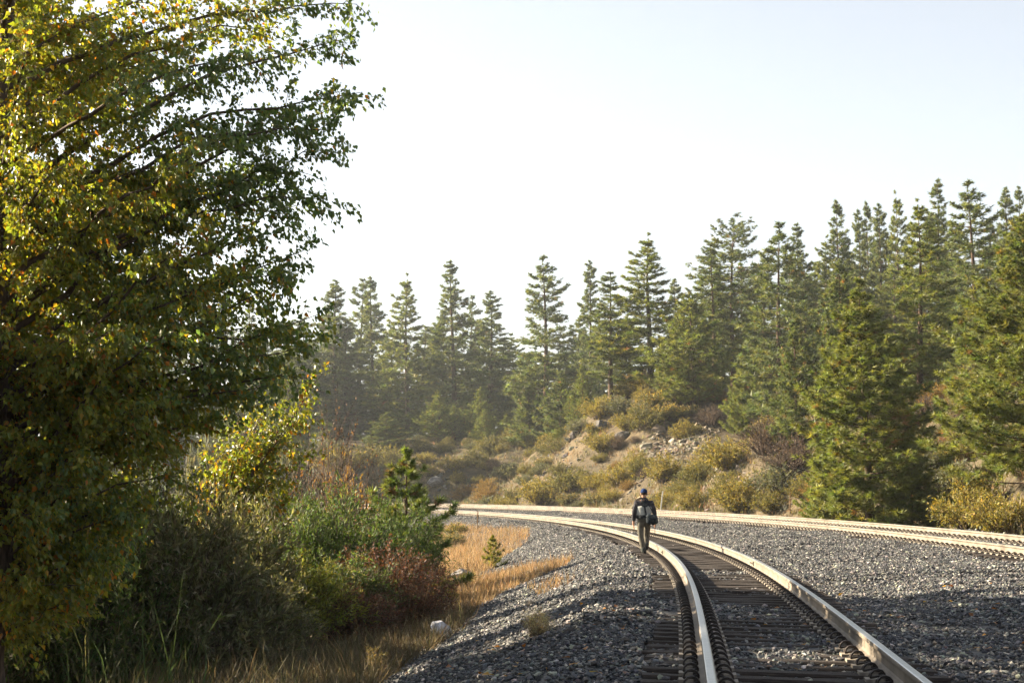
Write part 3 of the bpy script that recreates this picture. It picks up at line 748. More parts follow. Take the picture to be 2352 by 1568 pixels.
# dimmer pines that close the wood behind
back_spots = [(745, 720), (800, 730), (900, 740), (970, 760), (1020, 745), (1105, 745), (762, 850), (820, 870), (868, 840), (915, 870), (1150, 770), (1205, 800), (1225, 790), (1290, 760), (1345, 770), (1385, 745), (1440, 740), (1575, 690), (1610, 680), (1660, 640), (1705, 590), (1760, 600), (1815, 575), (1880, 590), (1900, 540), (1950, 560), (2045, 540), (2090, 545), (2135, 500), (2190, 510), (2280, 490), (2300, 520), (1850, 640), (1960, 620), (2060, 620), (2200, 600)]
SHORT = ['nearest hazy pine by the cottonwood', 'second skyline pine', 'third skyline pine', 'fourth skyline pine', 'short dim pine', 'tall narrow-topped pine', 'flanking pine', 'bluish spire pine', 'low saddle pine', 'broad lone pine', 'small dark gap pine', 'needle-topped slim pine', 'long bare trunk', 'dark conical pine', 'pine behind the conical one', 'slim stemmed pine', 'shaded notch pine', 'big layered pine', 'blue-green pine', 'jagged spire pine', 'first clustered spire', 'second clustered spire', 'third clustered spire', 'widest clustered pine', 'olive pine', 'tallest skyline spire', 'bronze pine', 'double-topped spire', 'last spire at the picture edge']
used_back = {}
for i, (x, yt) in enumerate(back_spots):
    k = i % 5; q = min(range(len(TALL)), key=lambda m: abs(TALL[m][0] - x)); side_ = 'left of' if x < TALL[q][0] - 8 else 'right of' if x > TALL[q][0] + 8 else 'behind'
    used_back[(q, side_)] = used_back.get((q, side_), 0) + 1; nth = ('dim pine', 'second dim pine', 'third dim pine', 'fourth dim pine')[used_back[(q, side_)] - 1]
    pine(pt[k], f'{nth} half hidden just {side_} the {SHORT[q]}', x, yt + random.uniform(-12, 18), 930, random.uniform(44, 66), random.uniform(230, 275) if x < 1450 else random.uniform(150, 190), 20, PT_R[k], group='pines closing the wood behind')
for i, (x, yt, Y) in enumerate([(470, 790, 190), (520, 700, 215), (600, 760, 205), (660, 740, 225), (705, 730, 240), (380, 800, 180), (560, 830, 165)]):
    k = (i * 2) % 5
    pine(pt[k], 'hazy pine across the river flat, ' + ('seen through a low gap in the cottonwood leaves', 'tallest behind the cottonwood leaves', 'middle one behind the cottonwood leaves', 'peeping over the yellow sapling', 'last on the right before open sky', 'deepest behind the leaves on the left', 'short one above the willows')[i], x, yt, 1010, random.uniform(55, 75), Y, 20, PT_R[k], group='pines across the river flat')

for i in range(16):
    Y = random.uniform(150, 300); X = -.105 * Y - random.uniform(2, 34); x_ = 1176 + X / Y * FPX; z_ = ground_z(X, Y); h_ = random.uniform(14, 22); sc_ = h_ / 20
    plant('pine_tree', 'hazy pine scattered over the far rise behind the cottonwood', 'pine tree', pt[i % 5], (X, Y, z_ - .1), random.uniform(0, 6.28), (sc_ * 1.25, sc_ * 1.25, sc_), 'pines across the river flat')
for i in range(14):
    Y = random.uniform(70, 260); X = -.105 * Y - random.uniform(1, 26); z_ = ground_z(X, Y); sc_ = random.uniform(.8, 1.7)
    plant('brush_shrub', 'dull brush scattered over the river flat behind the cottonwood', 'shrub', random.choice(brush_far[i % 3]), (X, Y, z_ - .06), random.uniform(0, 6.28), (sc_, sc_, sc_ * .9), 'brush on the river flat')

FULL = [
    (1590, 672, 932, 78, None, 0, 'dense rounded-cone pine in full needle on the rocky crest'),
    (1925, 595, 1000, 64, 92, 1, 'dense pyramid pine rising behind the big front pine'),
    (1830, 720, 1028, 62, None, 1, 'mid-size pine with dark trunk in the shade left of the front pine'),
    (1745, 800, 1000, 58, None, 2, 'bright green young pine at the top of the bare scree slope'),
    (1702, 830, 965, 34, 128, 0, 'small round pine peeping out behind the bright green young pine'),
    (2087, 1040, 1196, 72, 62, 0, 'feathery young pine at the right foot of the big front pine'),
    (1882, 1040, 1200, 44, 66, 2, 'bushy low pine at the left foot of the big front pine'),
    (1010, 900, 1005, 38, 206, 0, 'bright young pine at the left end of the cut slope crest'),
    (1046, 925, 1005, 28, 208, 1, 'dark young pine touching the bright one at the crest end'),
    (1105, 893, 1002, 38, 207, 0, 'taller of the two young pines side by side mid crest'),
    (1115, 940, 1006, 30, 202, 2, 'squat young pine in front of the taller crest pine'),
    (1165, 950, 1004, 22, 204, 0, 'smallest cone-shaped pine on the crest, left of the red bush'),
    (888, 945, 1085, 50, 196, 1, 'round grey-green pine in the haze below the skyline pines'),
    (1286, 850, 962, 46, 168, 1, 'full young pine under the broad lone pine'),
    (1338, 835, 950, 30, 164, 0, 'narrow young pine beside the long bare trunk'),
    (1288, 980, 1012, 18, None, 0, 'tiny pine sapling among yellow brush on the crest'),
    (1300, 905, 968, 46, 172, 2, 'low dark pine under the skyline gap'),
    (1215, 880, 985, 50, 185, 1, 'shadowy pine low behind the crest left of the broad lone pine'),
    (1440, 870, 935, 26, 150, 2, 'small pine between the two bare trunks on the crest'),
]
PF_R = [2.4, 2.0, 2.7]
for (x, yt, yb, hw, Y, k, lab) in FULL: pine(pf[k], lab, x, yt, yb, hw, Y, 8, PF_R[k])
pine(hero[0], 'big full pine in front with rust-coloured dead tufts, close behind the far track', 1988, 652, 1198, 142, 63, 10.5, 2.55)
pine(hero[1], 'huge golden-green pine cut by the picture edge beside the far track', 2356, 490, 1205, 150, 52, 11.5, 3.0)
pine(hero[1], 'yellowish pine top behind the huge golden-green pine', 2335, 600, 1000, 110, 82, 11.5, 3.0, rz=2.0)

BR_R = {'gold': (1.25, 1.45), 'olive': (1.35, 1.4), 'rust': (1.35, 1.35), 'sage': (1.2, .95), 'rabbit': (1.15, 1.0), 'red': (.9, 1.7), 'bare': (1.25, 1.25)}
brush_xy = []
def shrub(kind, x, yb, w, label, group='brush on the cut slope', tall=1.0, Y=None, cat='shrub'):
    p = hit(x, yb) if Y is None else on_ground(x, Y)
    if p is None: p = brow(x)
    sc_ = (w / 2 / FPX * p[1]) / BR_R[kind][0]
    pr = random.choice(brush[kind]); brush_xy.append(p[:2])
    return plant('brush_shrub', label, cat, pr, p - [0, 0, .06], random.uniform(0, 6.28), (sc_, sc_, sc_ * tall), group)
def zx(u, v): return 857.5 + .3646 * u, 918.75 + .3646 * v
LISTED = [  # zoomed picture coordinates u, v of the base, width, kind, label
    (575, 640, 155, 'rust', 'rust-gold round bush first of the three at the foot of the far slope'),
    (715, 645, 160, 'rust', 'brightest orange-gold bush, middle one of three at the far slope foot'),
    (870, 648, 150, 'olive', 'brown-green bush, third of the three at the foot of the far slope'),
    (1070, 655, 250, 'gold', 'wide golden-olive bush where the near spur runs down to the track'),
    (1250, 580, 250, 'olive', 'tall olive bush climbing the end of the near spur'),
    (1230, 662, 150, 'rabbit', 'yellow-tipped low bush at the trackside under the tall olive bush'),
    (1410, 668, 170, 'rabbit', 'pale tan-topped bush at the trackside left of the man'),
    (1500, 640, 130, 'gold', 'golden bush partly behind the pale tan-topped bush'),
    (1400, 565, 170, 'gold', 'golden bush in the middle of the near spur'),
    (1560, 540, 210, 'gold', 'broad golden mound just above the man\'s left side'),
    (1700, 470, 170, 'olive', 'olive bush on the bank straight above the man\'s cap'),
    (1830, 520, 220, 'gold', 'wide golden bush up the bank to the right of the man'),
    (2050, 540, 230, 'olive', 'large shaded olive bush under the scree'),
    (2230, 430, 300, 'gold', 'largest golden bush, below the bright green young pine'),
    (2090, 470, 190, 'gold', 'golden bush touching the left of the largest golden bush'),
    (2005, 695, 170, 'gold', 'bright gold round bush alone by the track right of the man'),
    (1850, 690, 190, 'gold', 'yellow bush behind the thin white marker stake'),
    (2240, 640, 240, 'olive', 'flat-topped olive-gold bush above the trackside right of the round gold one'),
    (2300, 705, 150, 'rabbit', 'small yellow trackside bush beside the dry mullein stalk'),
    (500, 445, 150, 'gold', 'golden bush on the brow above the grey rock face'),
    (530, 525, 95, 'gold', 'small gold tuft on the shaded rubble, above the three foot bushes'),
    (665, 530, 85, 'olive', 'small olive tuft beside the gold tuft on the rubble'),
    (640, 420, 170, 'olive', 'olive bush in the middle of the far shaded slope'),
    (760, 350, 200, 'olive', 'olive brush along the top of the far shaded slope'),
    (900, 300, 190, 'olive', 'dull olive brush under the row of young pines'),
    (1030, 310, 170, 'olive', 'olive brush right of the dull one under the young pines'),
    (1160, 330, 150, 'olive', 'dark olive bush at the right end of the far shaded slope'),
    (300, 330, 130, 'olive', 'olive bush at the very left brow of the cut slope'),
    (330, 400, 110, 'gold', 'gold bush just under the left brow of the cut slope'),
    (860, 500, 190, 'sage', 'widest grey-green sage clump on the shaded rubble'),
    (960, 540, 130, 'sage', 'pale sage clump low on the shaded rubble'),
    (1060, 470, 130, 'sage', 'sage clump near the gully bottom'),
    (760, 440, 110, 'bare', 'leafless grey bush in the far shaded slope'),
    (950, 225, 110, 'rabbit', 'bright straw-yellow bush on the crest right of the smallest crest pine'),
    (1100, 200, 110, 'red', 'red-leaved bush standing on the crest amid yellow brush'),
    (480, 255, 55, 'red', 'small red shrub between the young crest pines'),
    (1300, 200, 150, 'sage', 'silvery sage patch on the crest right of the red bush'),
    (1400, 215, 120, 'rabbit', 'pale yellow brush at the right end of the crest flat'),
    (1440, 330, 190, 'gold', 'golden bush on the shoulder left of the scree'),
    (1600, 190, 170, 'gold', 'golden bush over the top left corner of the scree'),
    (1710, 105, 170, 'rabbit', 'bright yellow-topped bush on the skyline brow of the scree'),
    (1850, 120, 170, 'rabbit', 'long pale yellow brush along the brow of the scree'),
    (1990, 105, 150, 'rabbit', 'pale yellow brush right end of the scree brow'),
    (1955, 245, 150, 'gold', 'round golden bush standing alone in the scree'),
    (2045, 205, 80, 'olive', 'small dark bush at the right side of the lone golden scree bush'),
    (1645, 280, 75, 'bare', 'dark leafless ball of twigs in the scree'),
    (2130, 160, 190, 'bare', 'mauve bare brush right of the scree brow'),
]
for (u, v, w, kind, lab) in LISTED:
    x, y = zx(u, v); shrub(kind, x, y, w * .3646 * 1.4, lab)
LISTED2 = [  # picture coordinates
    (2150, 935, 90, 'rust', 'russet brush on the knoll between the front pine and the huge edge pine'),
    (2120, 975, 110, 'bare', 'grey bare brush below the russet knoll'),
    (2180, 1040, 40, 'red', 'pinkish red sapling on the shaded bank beside the edge pine'),
    (2110, 1080, 120, 'olive', 'dark olive brush on the shaded bank behind the young pine'),
    (2190, 1130, 130, 'sage', 'dull grey-green brush low on the shaded bank'),
    (2230, 1215, 150, 'gold', 'tall golden brush by the far rail under the edge pine'),
    (2310, 1225, 150, 'gold', 'yellow-gold brush by the far rail at the picture edge'),
    (2170, 1205, 110, 'gold', 'golden brush by the far rail right of the young pine'),
    (845, 1075, 90, 'olive', 'dim olive brush ending the slope on the left, beyond the grey rock face'),
    (790, 1090, 100, 'gold', 'dull gold brush in the haze behind the bare thicket'),
    (905, 1080, 80, 'olive', 'hazy olive brush at the foot of the round grey-green pine'),
    (870, 1120, 90, 'sage', 'hazy grey sage behind the young pine top'),
    (750, 1060, 100, 'sage', 'hazy grey brush behind the leaning bare shrub'),
    (2200, 985, 90, 'bare', 'grey-mauve bare brush right of the russet knoll'),
    (2215, 1060, 100, 'olive', 'dark olive brush against the left side of the edge pine'),
    (2150, 1075, 90, 'sage', 'grey sage halfway down the shaded bank'),
    (2160, 1150, 90, 'bare', 'thin bare brush above the golden brush on the shaded bank'),
    (2250, 1150, 110, 'olive', 'olive brush under the lowest limbs of the edge pine'),
    (2240, 960, 110, 'olive', 'olive brush on the brow behind the edge pine'),
    (1905, 1196, 110, 'rust', 'tawny brush at the foot of the big front pine'),
    (1700, 1178, 100, 'gold', 'gold brush by the far rail left of the mullein stalk'),
    (1770, 1182, 80, 'olive', 'low olive brush around the mullein stalk'),
    (1760, 1040, 130, 'bare', 'mauve bare brush in the shade below the two mid-size pines'),
    (1820, 1085, 130, 'bare', 'brown bare brush left of the big front pine'),
    (1790, 1130, 120, 'sage', 'grey sage in the shade left of the big front pine'),
    (1850, 1150, 80, 'olive', 'olive brush tucked under the left foot of the front pine'),
    (1440, 915, 70, 'olive', 'olive brush on the top of the knoll right of the long bare trunk'),
    (1475, 905, 64, 'gold', 'gold brush at the very top of the knoll under the dark conical pine'),
    (1425, 952, 80, 'sage', 'grey sage just under the top of the knoll'),
    (1380, 960, 80, 'gold', 'gold brush at the foot of the long bare trunk'),
    (1480, 985, 84, 'olive', 'olive brush on the bare soil left of the scree'),
    (1555, 925, 84, 'rabbit', 'yellow-topped brush below the dense rounded-cone pine'),
    (1460, 870, 60, 'rust', 'orange bush behind the pine trunks on the upper crest'),
    (1530, 905, 60, 'sage', 'grey sage at the foot of the dark conical pine'),
    (1500, 945, 80, 'rabbit', 'yellow-grey brush below the dark conical pine'),
    (1640, 925, 60, 'rust', 'reddish brush right of the dense rounded-cone pine'),
]
for (x, y, w, kind, lab) in LISTED2: shrub(kind, x, y, w * 1.35, lab)
# the many small ones in between
r = np.random.default_rng(77); made = 0
for _ in range(3000):
    if made >= 200: break
    s = r.uniform(24, 240); d = r.uniform(0, 34); u = 12 + 14 * math.exp(-((s - 166) / 13) ** 2) + d
    x, y = su_to_xy(s, u); x, y = float(x), float(y); z = ground_z(x, y); qx, qy = to_px(np.array([x, y, z])); qx, qy = float(qx[0]), float(qy[0])
    if not (940 < qx < 2400): continue
    if 1480 < qx < 1720 and 945 < qy < 1075 and r.uniform() < .9: continue
    size = r.uniform(.6, 1.7)
    if any((x - a) ** 2 + (y - b) ** 2 < (.62 * size) ** 2 for a, b in brush_xy): continue
    kind = r.choice(['gold', 'olive', 'sage', 'rabbit', 'bare', 'rust'], p=[.27, .27, .16, .14, .10, .06])
    adj = {'gold': 'golden', 'olive': 'olive', 'sage': 'grey sage', 'rabbit': 'yellow-topped', 'bare': 'leafless', 'rust': 'rust-coloured'}[kind]
    zone = 'near the grey rock corner' if qx < 1060 else 'on the far shaded slope' if qx < 1240 else 'on the spur left of the man' if qx < 1480 else 'around the scree above the man' if qx < 1700 else 'below the two mid-size pines' if qx < 1850 else 'around the big front pine' if qx < 2130 else 'beside the huge edge pine'
    lev = 'at the trackside foot' if d < 5 else 'halfway up the bank' if d < 15 else 'high on the slope'
    big = 'small' if size < 1.2 else 'middling' if size < 1.65 else 'large'
    lab = f'{big} {adj} brush {lev}, {zone}'
    sc_ = size * .95 / BR_R[kind][0]; brush_xy.append((x, y)); made += 1
    plant('brush_shrub', lab, 'shrub', random.choice(brush[kind]), (x, y, z - .06), random.uniform(0, 6.28), (sc_, sc_, sc_ * r.uniform(.8, 1.15)), lab.replace(',', ''))
# ------------------------------------------------------------------ rocks on the cut slope
def poly_pts(poly, n, seed):
    r = np.random.default_rng(seed); poly = np.array(poly, float); lo, hi = poly.min(0), poly.max(0); out = []
    while len(out) < n:
        p = r.uniform(lo, hi); c = False; j = len(poly) - 1
        for i in range(len(poly)):
            if (poly[i, 1] > p[1]) != (poly[j, 1] > p[1]) and p[0] < (poly[j, 0] - poly[i, 0]) * (p[1] - poly[i, 1]) / (poly[j, 1] - poly[i, 1]) + poly[i, 0]: c = not c
            j = i
        if c: out.append(p)
    return np.array(out)
ROCKC = [(.12, .10, .075), (.15, .125, .09), (.08, .07, .06), (.19, .16, .115), (.11, .08, .058)]
def in_poly(px, py, poly):
    poly = np.array(poly, float); c = np.zeros(len(px), bool); j = len(poly) - 1
    for i in range(len(poly)):
        xi, yi, xj, yj = *poly[i], *poly[j]
        c ^= ((yi > py) != (yj > py)) & (px < (xj - xi) * (py - yi) / (yj - yi + 1e-9) + xi); j = i
    return c
def ground_in(poly, n, seed, s_rng, u_rng):
    r = np.random.default_rng(seed); out = []; tot = 0
    for _ in range(60):
        s = r.uniform(*s_rng, 20000); u = r.uniform(*u_rng, 20000); x, y = su_to_xy(s, u); s2, u2 = s, u
        lz_ = land_z(x, y, s, u); bz_ = ballast_z(s, u); z = np.where((u > -5.6) & (u < 12), np.maximum(lz_, bz_), lz_)
        P = np.stack([x, y, z], 1); qx, qy = to_px(P); P = P[in_poly(qx, qy, poly)]
        out.append(P); tot += len(P)
        if tot >= n: break
    return np.concatenate(out)[:n]
def rock_field(name, poly, n, size, seed, pal=ROCKC):
    r = np.random.default_rng(seed); P = ground_in(poly, n, seed, (60, 240), (11, 50))
    V, F = stones(P, r.lognormal(math.log(size), .55, len(P)), r, .7); c = pick_cols(len(P), r, pal, None, .25)
    tag(link(name, make_mesh(name, V, [F], M_rock, np.repeat(c, 20, 0))), kind='stuff')
rock_field('scree', [(1455, 1050), (1500, 985), (1560, 945), (1690, 935), (1660, 985), (1600, 1040), (1520, 1085)], 2600, .125, 41)
rock_field('rubble', [(985, 1150), (1000, 1050), (1030, 1060), (1060, 1110), (1180, 1130), (1240, 1060), (1330, 990), (1390, 985), (1330, 1060), (1220, 1150)], 900, .15, 42, [(.085, .08, .075), (.13, .12, .105), (.065, .06, .058)])
rock_field('loose_stones', [(1400, 1165), (1480, 1090), (1700, 1050), (1760, 1170), (1560, 1175)], 500, .10, 43)
def boulder(px, py, size, label, col, seed):
    p = hit(px, py); r = np.random.default_rng(seed)
    if p is None: p = brow(px)
    V0, F0 = ico(); V = V0.copy(); mid = {}
    def mp(a, b):
        k = (min(a, b), max(a, b))
        if k not in mid: mid[k] = len(VV); VV.append(unit((VV[a] + VV[b]) / 2))
        return mid[k]
    VV = list(V); F = []
    for a, b, c in F0:
        x, y, z = mp(a, b), mp(b, c), mp(c, a); F += [(a, x, z), (b, y, x), (c, z, y), (x, y, z)]
    V = np.array(VV) * (1 + r.uniform(-.22, .2, (len(VV), 1))) * [1.15, .9, .72]
    me = make_mesh('boulder', V * size, [np.array(F)], M_rock, np.repeat(np.array([col]), len(F), 0) * np.exp(r.normal(0, .15, (len(F), 1))))
    o = link('boulder', me); o.location = p + [0, 0, size * .25]; o.rotation_euler = (0, 0, r.uniform(0, 6)); tag(o, label, 'rock', 'boulders')
boulder(1002, 1115, .95, 'big grey slab of rock at the left corner of the cut slope', (.15, .145, .14), 1)
boulder(1035, 1080, .8, 'grey rock higher up on the left corner of the cut slope', (.13, .125, .12), 2)
boulder(1380, 985, .8, 'dark boulder on the crest edge left of the scree', (.07, .065, .06), 3)
boulder(1432, 1008, .6, 'dark boulder beside the golden bush left of the scree', (.07, .065, .06), 4)
boulder(1545, 1020, .38, 'pale boulder in the middle of the scree', (.27, .24, .19), 5)
boulder(1495, 905, .55, 'grey boulder just below the dark conical pine', (.12, .12, .115), 6)

# ------------------------------------------------------------------ ground cover on the hillside
r = np.random.default_rng(88); n = 34000
s = r.uniform(20, 260, n); u = 10.8 + 14 * np.exp(-((s - 166) / 13) ** 2) + 60 * r.uniform(0, 1, n) ** 1.7
x, y = su_to_xy(s, u); z = ground_z(x, y); qx, qy = to_px(np.stack([x, y, z], 1)); k = (qx > 900) & (qx < 2420) & (np.hypot(x - 9.05, y - 114) > 1.6) & ~((qx > 1480) & (qx < 1690) & (qy > 950) & (qy < 1060) & (r.uniform(size=n) < .75)); P = np.stack([x, y, z], 1)[k]
n = len(P); nb_ = 9; PP = np.repeat(P, nb_, 0) + np.concatenate([r.normal(0, .16, (n * nb_, 2)), np.full((n * nb_, 1), -.03)], 1); N = len(PP)
L = np.repeat(r.uniform(.2, .6, n), nb_) * r.uniform(.6, 1.2, N); yd = unit(rand_unit(N, r) * .55 + [0, 0, 1])
V, F = scatter(NEEDLE_V, NEEDLE_F, PP, yd, rand_unit(N, r), L, .05)
c = np.repeat(pick_cols(n, r, [(.28, .20, .10), (.23, .16, .08)] + B_OLIVE + [(.17, .135, .085)] + B_SAGE[:1], None, .25), nb_, 0)
tag(link('dry_grass', make_mesh('dry_grass', V, [F], M_grass, c)), kind='stuff')

# ------------------------------------------------------------------ dry grass and weeds left of the track
def grass_patch(name, poly, n, h, w, pal, seed, bend=.5, weights=None, tmpl=(BLADE_V, BLADE_F), s_rng=(15, 160), u_rng=(-9, -2)):
    r = np.random.default_rng(seed)
    P = ground_in(poly, n, seed, s_rng, u_rng); n = len(P)
    P = P + np.concatenate([r.normal(0, .04, (n, 2)), np.full((n, 1), -.02)], 1)
    yd = unit(rand_unit(n, r) * bend + [.05, 0, 1]); L = h * r.lognormal(0, .35, n)
    V, F = scatter(tmpl[0], tmpl[1], P, yd, rand_unit(n, r), L, w * r.uniform(.6, 1.4, n)); c = pick_cols(n, r, pal, weights, .2)
    tag(link(name, make_mesh(name, V, [F], M_grass, np.repeat(c, len(tmpl[1]), 0))), kind='stuff')
STRAW = [(.30, .20, .095), (.36, .25, .13), (.22, .14, .07), (.25, .175, .085)]
grass_patch('dry_grass', [(1000, 1215), (1050, 1205), (1120, 1215), (1215, 1218), (1212, 1245), (1150, 1285), (1090, 1330), (1050, 1400), (1000, 1420)], 15000, .24, .014, STRAW, 61)
grass_patch('dry_grass', [(1060, 1340), (1120, 1325), (1200, 1310), (1318, 1282), (1300, 1300), (1230, 1330), (1150, 1365), (1100, 1400), (1040, 1425)], 8000, .20, .012, STRAW, 62)
grass_patch('dry_grass', [(1215, 1350), (1330, 1322), (1300, 1345), (1240, 1372)], 250, .2, .012, STRAW, 63)
grass_patch('dry_grass', [(640, 1640), (760, 1500), (900, 1450), (1010, 1420), (1090, 1400), (1060, 1450), (960, 1510), (880, 1568), (820, 1640)], 7000, .26, .009, [(.12, .095, .05), (.16, .125, .07), (.09, .07, .045), (.10, .095, .045)], 64, .7, s_rng=(10, 50), u_rng=(-11, -3))
grass_patch('dry_grass', [(150, 1700), (260, 1560), (480, 1500), (760, 1500), (880, 1568), (800, 1700)], 8000, .40, .009, [(.11, .095, .05), (.15, .125, .07), (.07, .085, .035), (.20, .165, .09)], 65, .75, s_rng=(10, 40), u_rng=(-12, -4))
grass_patch('green_sedge', [(0, 1640), (60, 1540), (240, 1530), (420, 1530), (470, 1640)], 900, 1.0, .016, [(.045, .085, .025), (.06, .10, .03), (.10, .11, .04)], 66, .45, s_rng=(8, 40), u_rng=(-14, -4))

# ------------------------------------------------------------------ undergrowth under and beside the cottonwood
W_OLIVE = [(.11, .12, .060), (.145, .148, .082), (.085, .10, .042), (.19, .18, .12)]
W_GREEN = [(.055, .100, .026), (.075, .125, .032), (.10, .13, .034), (.045, .08, .026)]
W_YELLOW = [(.19, .17, .022), (.24, .19, .024), (.13, .15, .024), (.27, .15, .02)]
W_RED = [(.11, .045, .035), (.08, .038, .03), (.14, .07, .045), (.07, .05, .03)]
W_BROWN = [(.20, .10, .04), (.15, .085, .045), (.26, .15, .045)]
def bush_at(parts, name, label, cat, x, Y, top, protoR, protoH, hw, group=None, z=None):
    p = on_ground(x, Y); t_ = px_at(x, top, Y); h = t_[2] - p[2]; w = hw / FPX * Y
    return plant(name, label, cat, parts, p - [0, 0, .05], random.uniform(0, 6.28), (w / protoR, w / protoR, h / protoH), group)
wk = dict(arch=.35, leaf_from=.35, subs=9, stem_r=.009, jitter=.32)
wil_a = make_bush(401, 1.7, 2.6, 110, 17000, .15, .036, W_OLIVE, None, **wk)
wil_b = make_bush(402, 1.7, 2.6, 110, 17000, .15, .036, W_OLIVE[:2] + W_GREEN, None, **wk)
wil_g = make_bush(403, 1.9, 2.6, 130, 26000, .125, .028, W_GREEN, None, **wk)
wil_y = make_bush(404, 1.5, 2.0, 100, 18000, .12, .024, [(.17, .19, .034), (.12, .16, .034), (.21, .20, .036)], None, **wk)
red_b = make_bush(405, 1.6, 1.9, 150, 20000, .06, .032, W_RED, None, .3, leaf_from=.2, subs=9, stem_r=.007, jitter=.35)
U = 'undergrowth along the embankment'
for kind, name, label, x, Y, top, hw in [
    (wil_a, 'willow_shrub', 'grey-olive willow with long curled leaves, in the dark bottom middle under the cottonwood', 430, 25, 1110, 230),
    (wil_b, 'willow_shrub', 'dim green-brown willow in the darkest corner left of the grey-olive willow', 250, 24, 1190, 220),
    (wil_b, 'willow_shrub', 'dull willow at the bottom left corner behind the green sedge', 60, 23, 1240, 210),
    (wil_a, 'willow_shrub', 'greyish willow top just beneath the yellow sapling', 545, 28, 1130, 170),
    (wil_a, 'willow_shrub', 'curly grey willow lowest in the dark, just above the tan grass heads', 590, 26, 1290, 150),
    (wil_b, 'willow_shrub', 'dark willow deep behind the grey-olive one under the boughs', 330, 30, 1090, 200),
    (wil_g, 'willow_shrub', 'large feathery green willow, brightest bush right of the grey-olive willow', 790, 34, 1125, 190),
    (wil_g, 'willow_shrub', 'green willow merging with the young pine at the right end of the thicket', 925, 37, 1150, 115),
    (wil_g, 'willow_shrub', 'feathery green willow crowding the left shoulder of the large bright one', 690, 33, 1150, 140),
    (wil_y, 'willow_shrub', 'low yellow-green willow in front of the large feathery one', 690, 28.5, 1270, 170),
    (wil_b, 'willow_shrub', 'dark green willow skirt under the large feathery one', 800, 30.5, 1270, 150)]:
    bush_at(kind, name, label, 'shrub', x, Y, top, 1.9 if kind is wil_g else 1.5 if kind is wil_y else 1.7, 2.0 if kind is wil_y else 2.6, hw, U)
for label, x, Y, top, hw in [('dark red-brown shrub below the young pine, beside the dry grass', 890, 31.5, 1240, 165), ('lower reddish shrub in shade left of the white rock', 800, 29.0, 1335, 150), ('small reddish shrub at the edge of the dry grass, right end of the thicket', 985, 36, 1280, 70), ('dark maroon shrub right above the white rock', 940, 30.5, 1330, 100)]:
    bush_at(red_b, 'dogwood_shrub', label, 'shrub', x, Y, top, 1.6, 1.9, hw, U)

# yellow sapling with its long slanting bough
sy = 30.0; sb = on_ground(455, sy); sb[2] -= .1
def stip(px, py, dy=0): return px_at(px, py, sy + dy) - sb
yel = lambda P, n, r: pick_cols(n, r, [(.17, .20, .028), (.23, .21, .026), (.12, .17, .030), (.32, .20, .022), (.28, .12, .022)], [4, 2.5, 4, .9, .4], .2)
sap_t = [stip(*a) for a in [(738, 862, 0), (700, 905, .3), (690, 960, -.4), (660, 1010, .4), (640, 890, .2), (600, 960, -.4), (560, 930, .6), (700, 1050, .2), (640, 1080, -.3), (560, 1060, .5), (520, 1000, -.5), (600, 1140, .4), (520, 1120, .2), (470, 1040, .6), (650, 1165, -.3), (480, 1150, -.3)]]
sap = make_broadleaf(21, 2.9, [(0, .3), (1.2, .9), (2.4, .8), (2.9, .3)], sap_t, 8, 6200, .095, yel, .055, (.5, 0), .12, .5)
plant('aspen_sapling', 'backlit yellow-green sapling with a long slanting bough, glowing behind the willows', 'tree', sap, sb)
# bare thicket
bare1 = make_bush(411, 1.6, 3.0, 70, 2600, .055, .035, W_BROWN, None, .12, tmpl=(LANCE_V, LANCE_F), leaf_from=.6, subs=9, stem_r=.014, twigmat=M_twig)
bare2 = make_bush(412, 1.6, 3.0, 60, 1200, .055, .035, W_BROWN, None, .12, leaf_from=.6, subs=10, stem_r=.014, twigmat=M_twig)
bush_at(bare1, 'bare_shrub', 'nearly bare brown shrub with reddish last leaves right of the yellow sapling', 'shrub', 765, 39, 935, 1.6, 3.0, 105, U)
bush_at(bare2, 'bare_shrub', 'bare leaning twiggy shrub in front of the hazy pines, left of the young pine top', 'shrub', 830, 42, 1000, 1.6, 3.0, 95, U)
bush_at(bare1, 'bare_shrub', 'rusty twiggy shrub low behind the large feathery willow', 'shrub', 700, 44, 1010, 1.6, 3.0, 110, U)
bush_at(bare2, 'bare_shrub', 'thin bare shrub seen in the bright gap under the cottonwood boughs', 'shrub', 555, 48, 930, 1.6, 3.0, 80, U)
gold_b = make_bush(413, 1.5, 1.8, 90, 9000, .07, .04, [(.36, .20, .03), (.40, .25, .04), (.28, .17, .05)], None, .25, leaf_from=.25)
bush_at(gold_b, 'golden_shrub', 'golden-leaved low shrub behind the bare thicket', 'shrub', 800, 52, 1080, 1.5, 1.8, 100, U)
bush_at(gold_b, 'golden_shrub', 'orange-gold shrub glowing low behind the yellow sapling', 'shrub', 500, 35, 1080, 1.5, 1.8, 70, U)
sage_l = brush['sage'][0]
bush_at(sage_l, 'pale_shrub', 'pale hazy shrub on the river flat under the cottonwood boughs', 'shrub', 480, 90, 980, 1.2, .95, 90, U)
bush_at(sage_l, 'pale_shrub', 'pale hazy shrub far behind the bare thicket', 'shrub', 640, 100, 1010, 1.2, .95, 120, U)

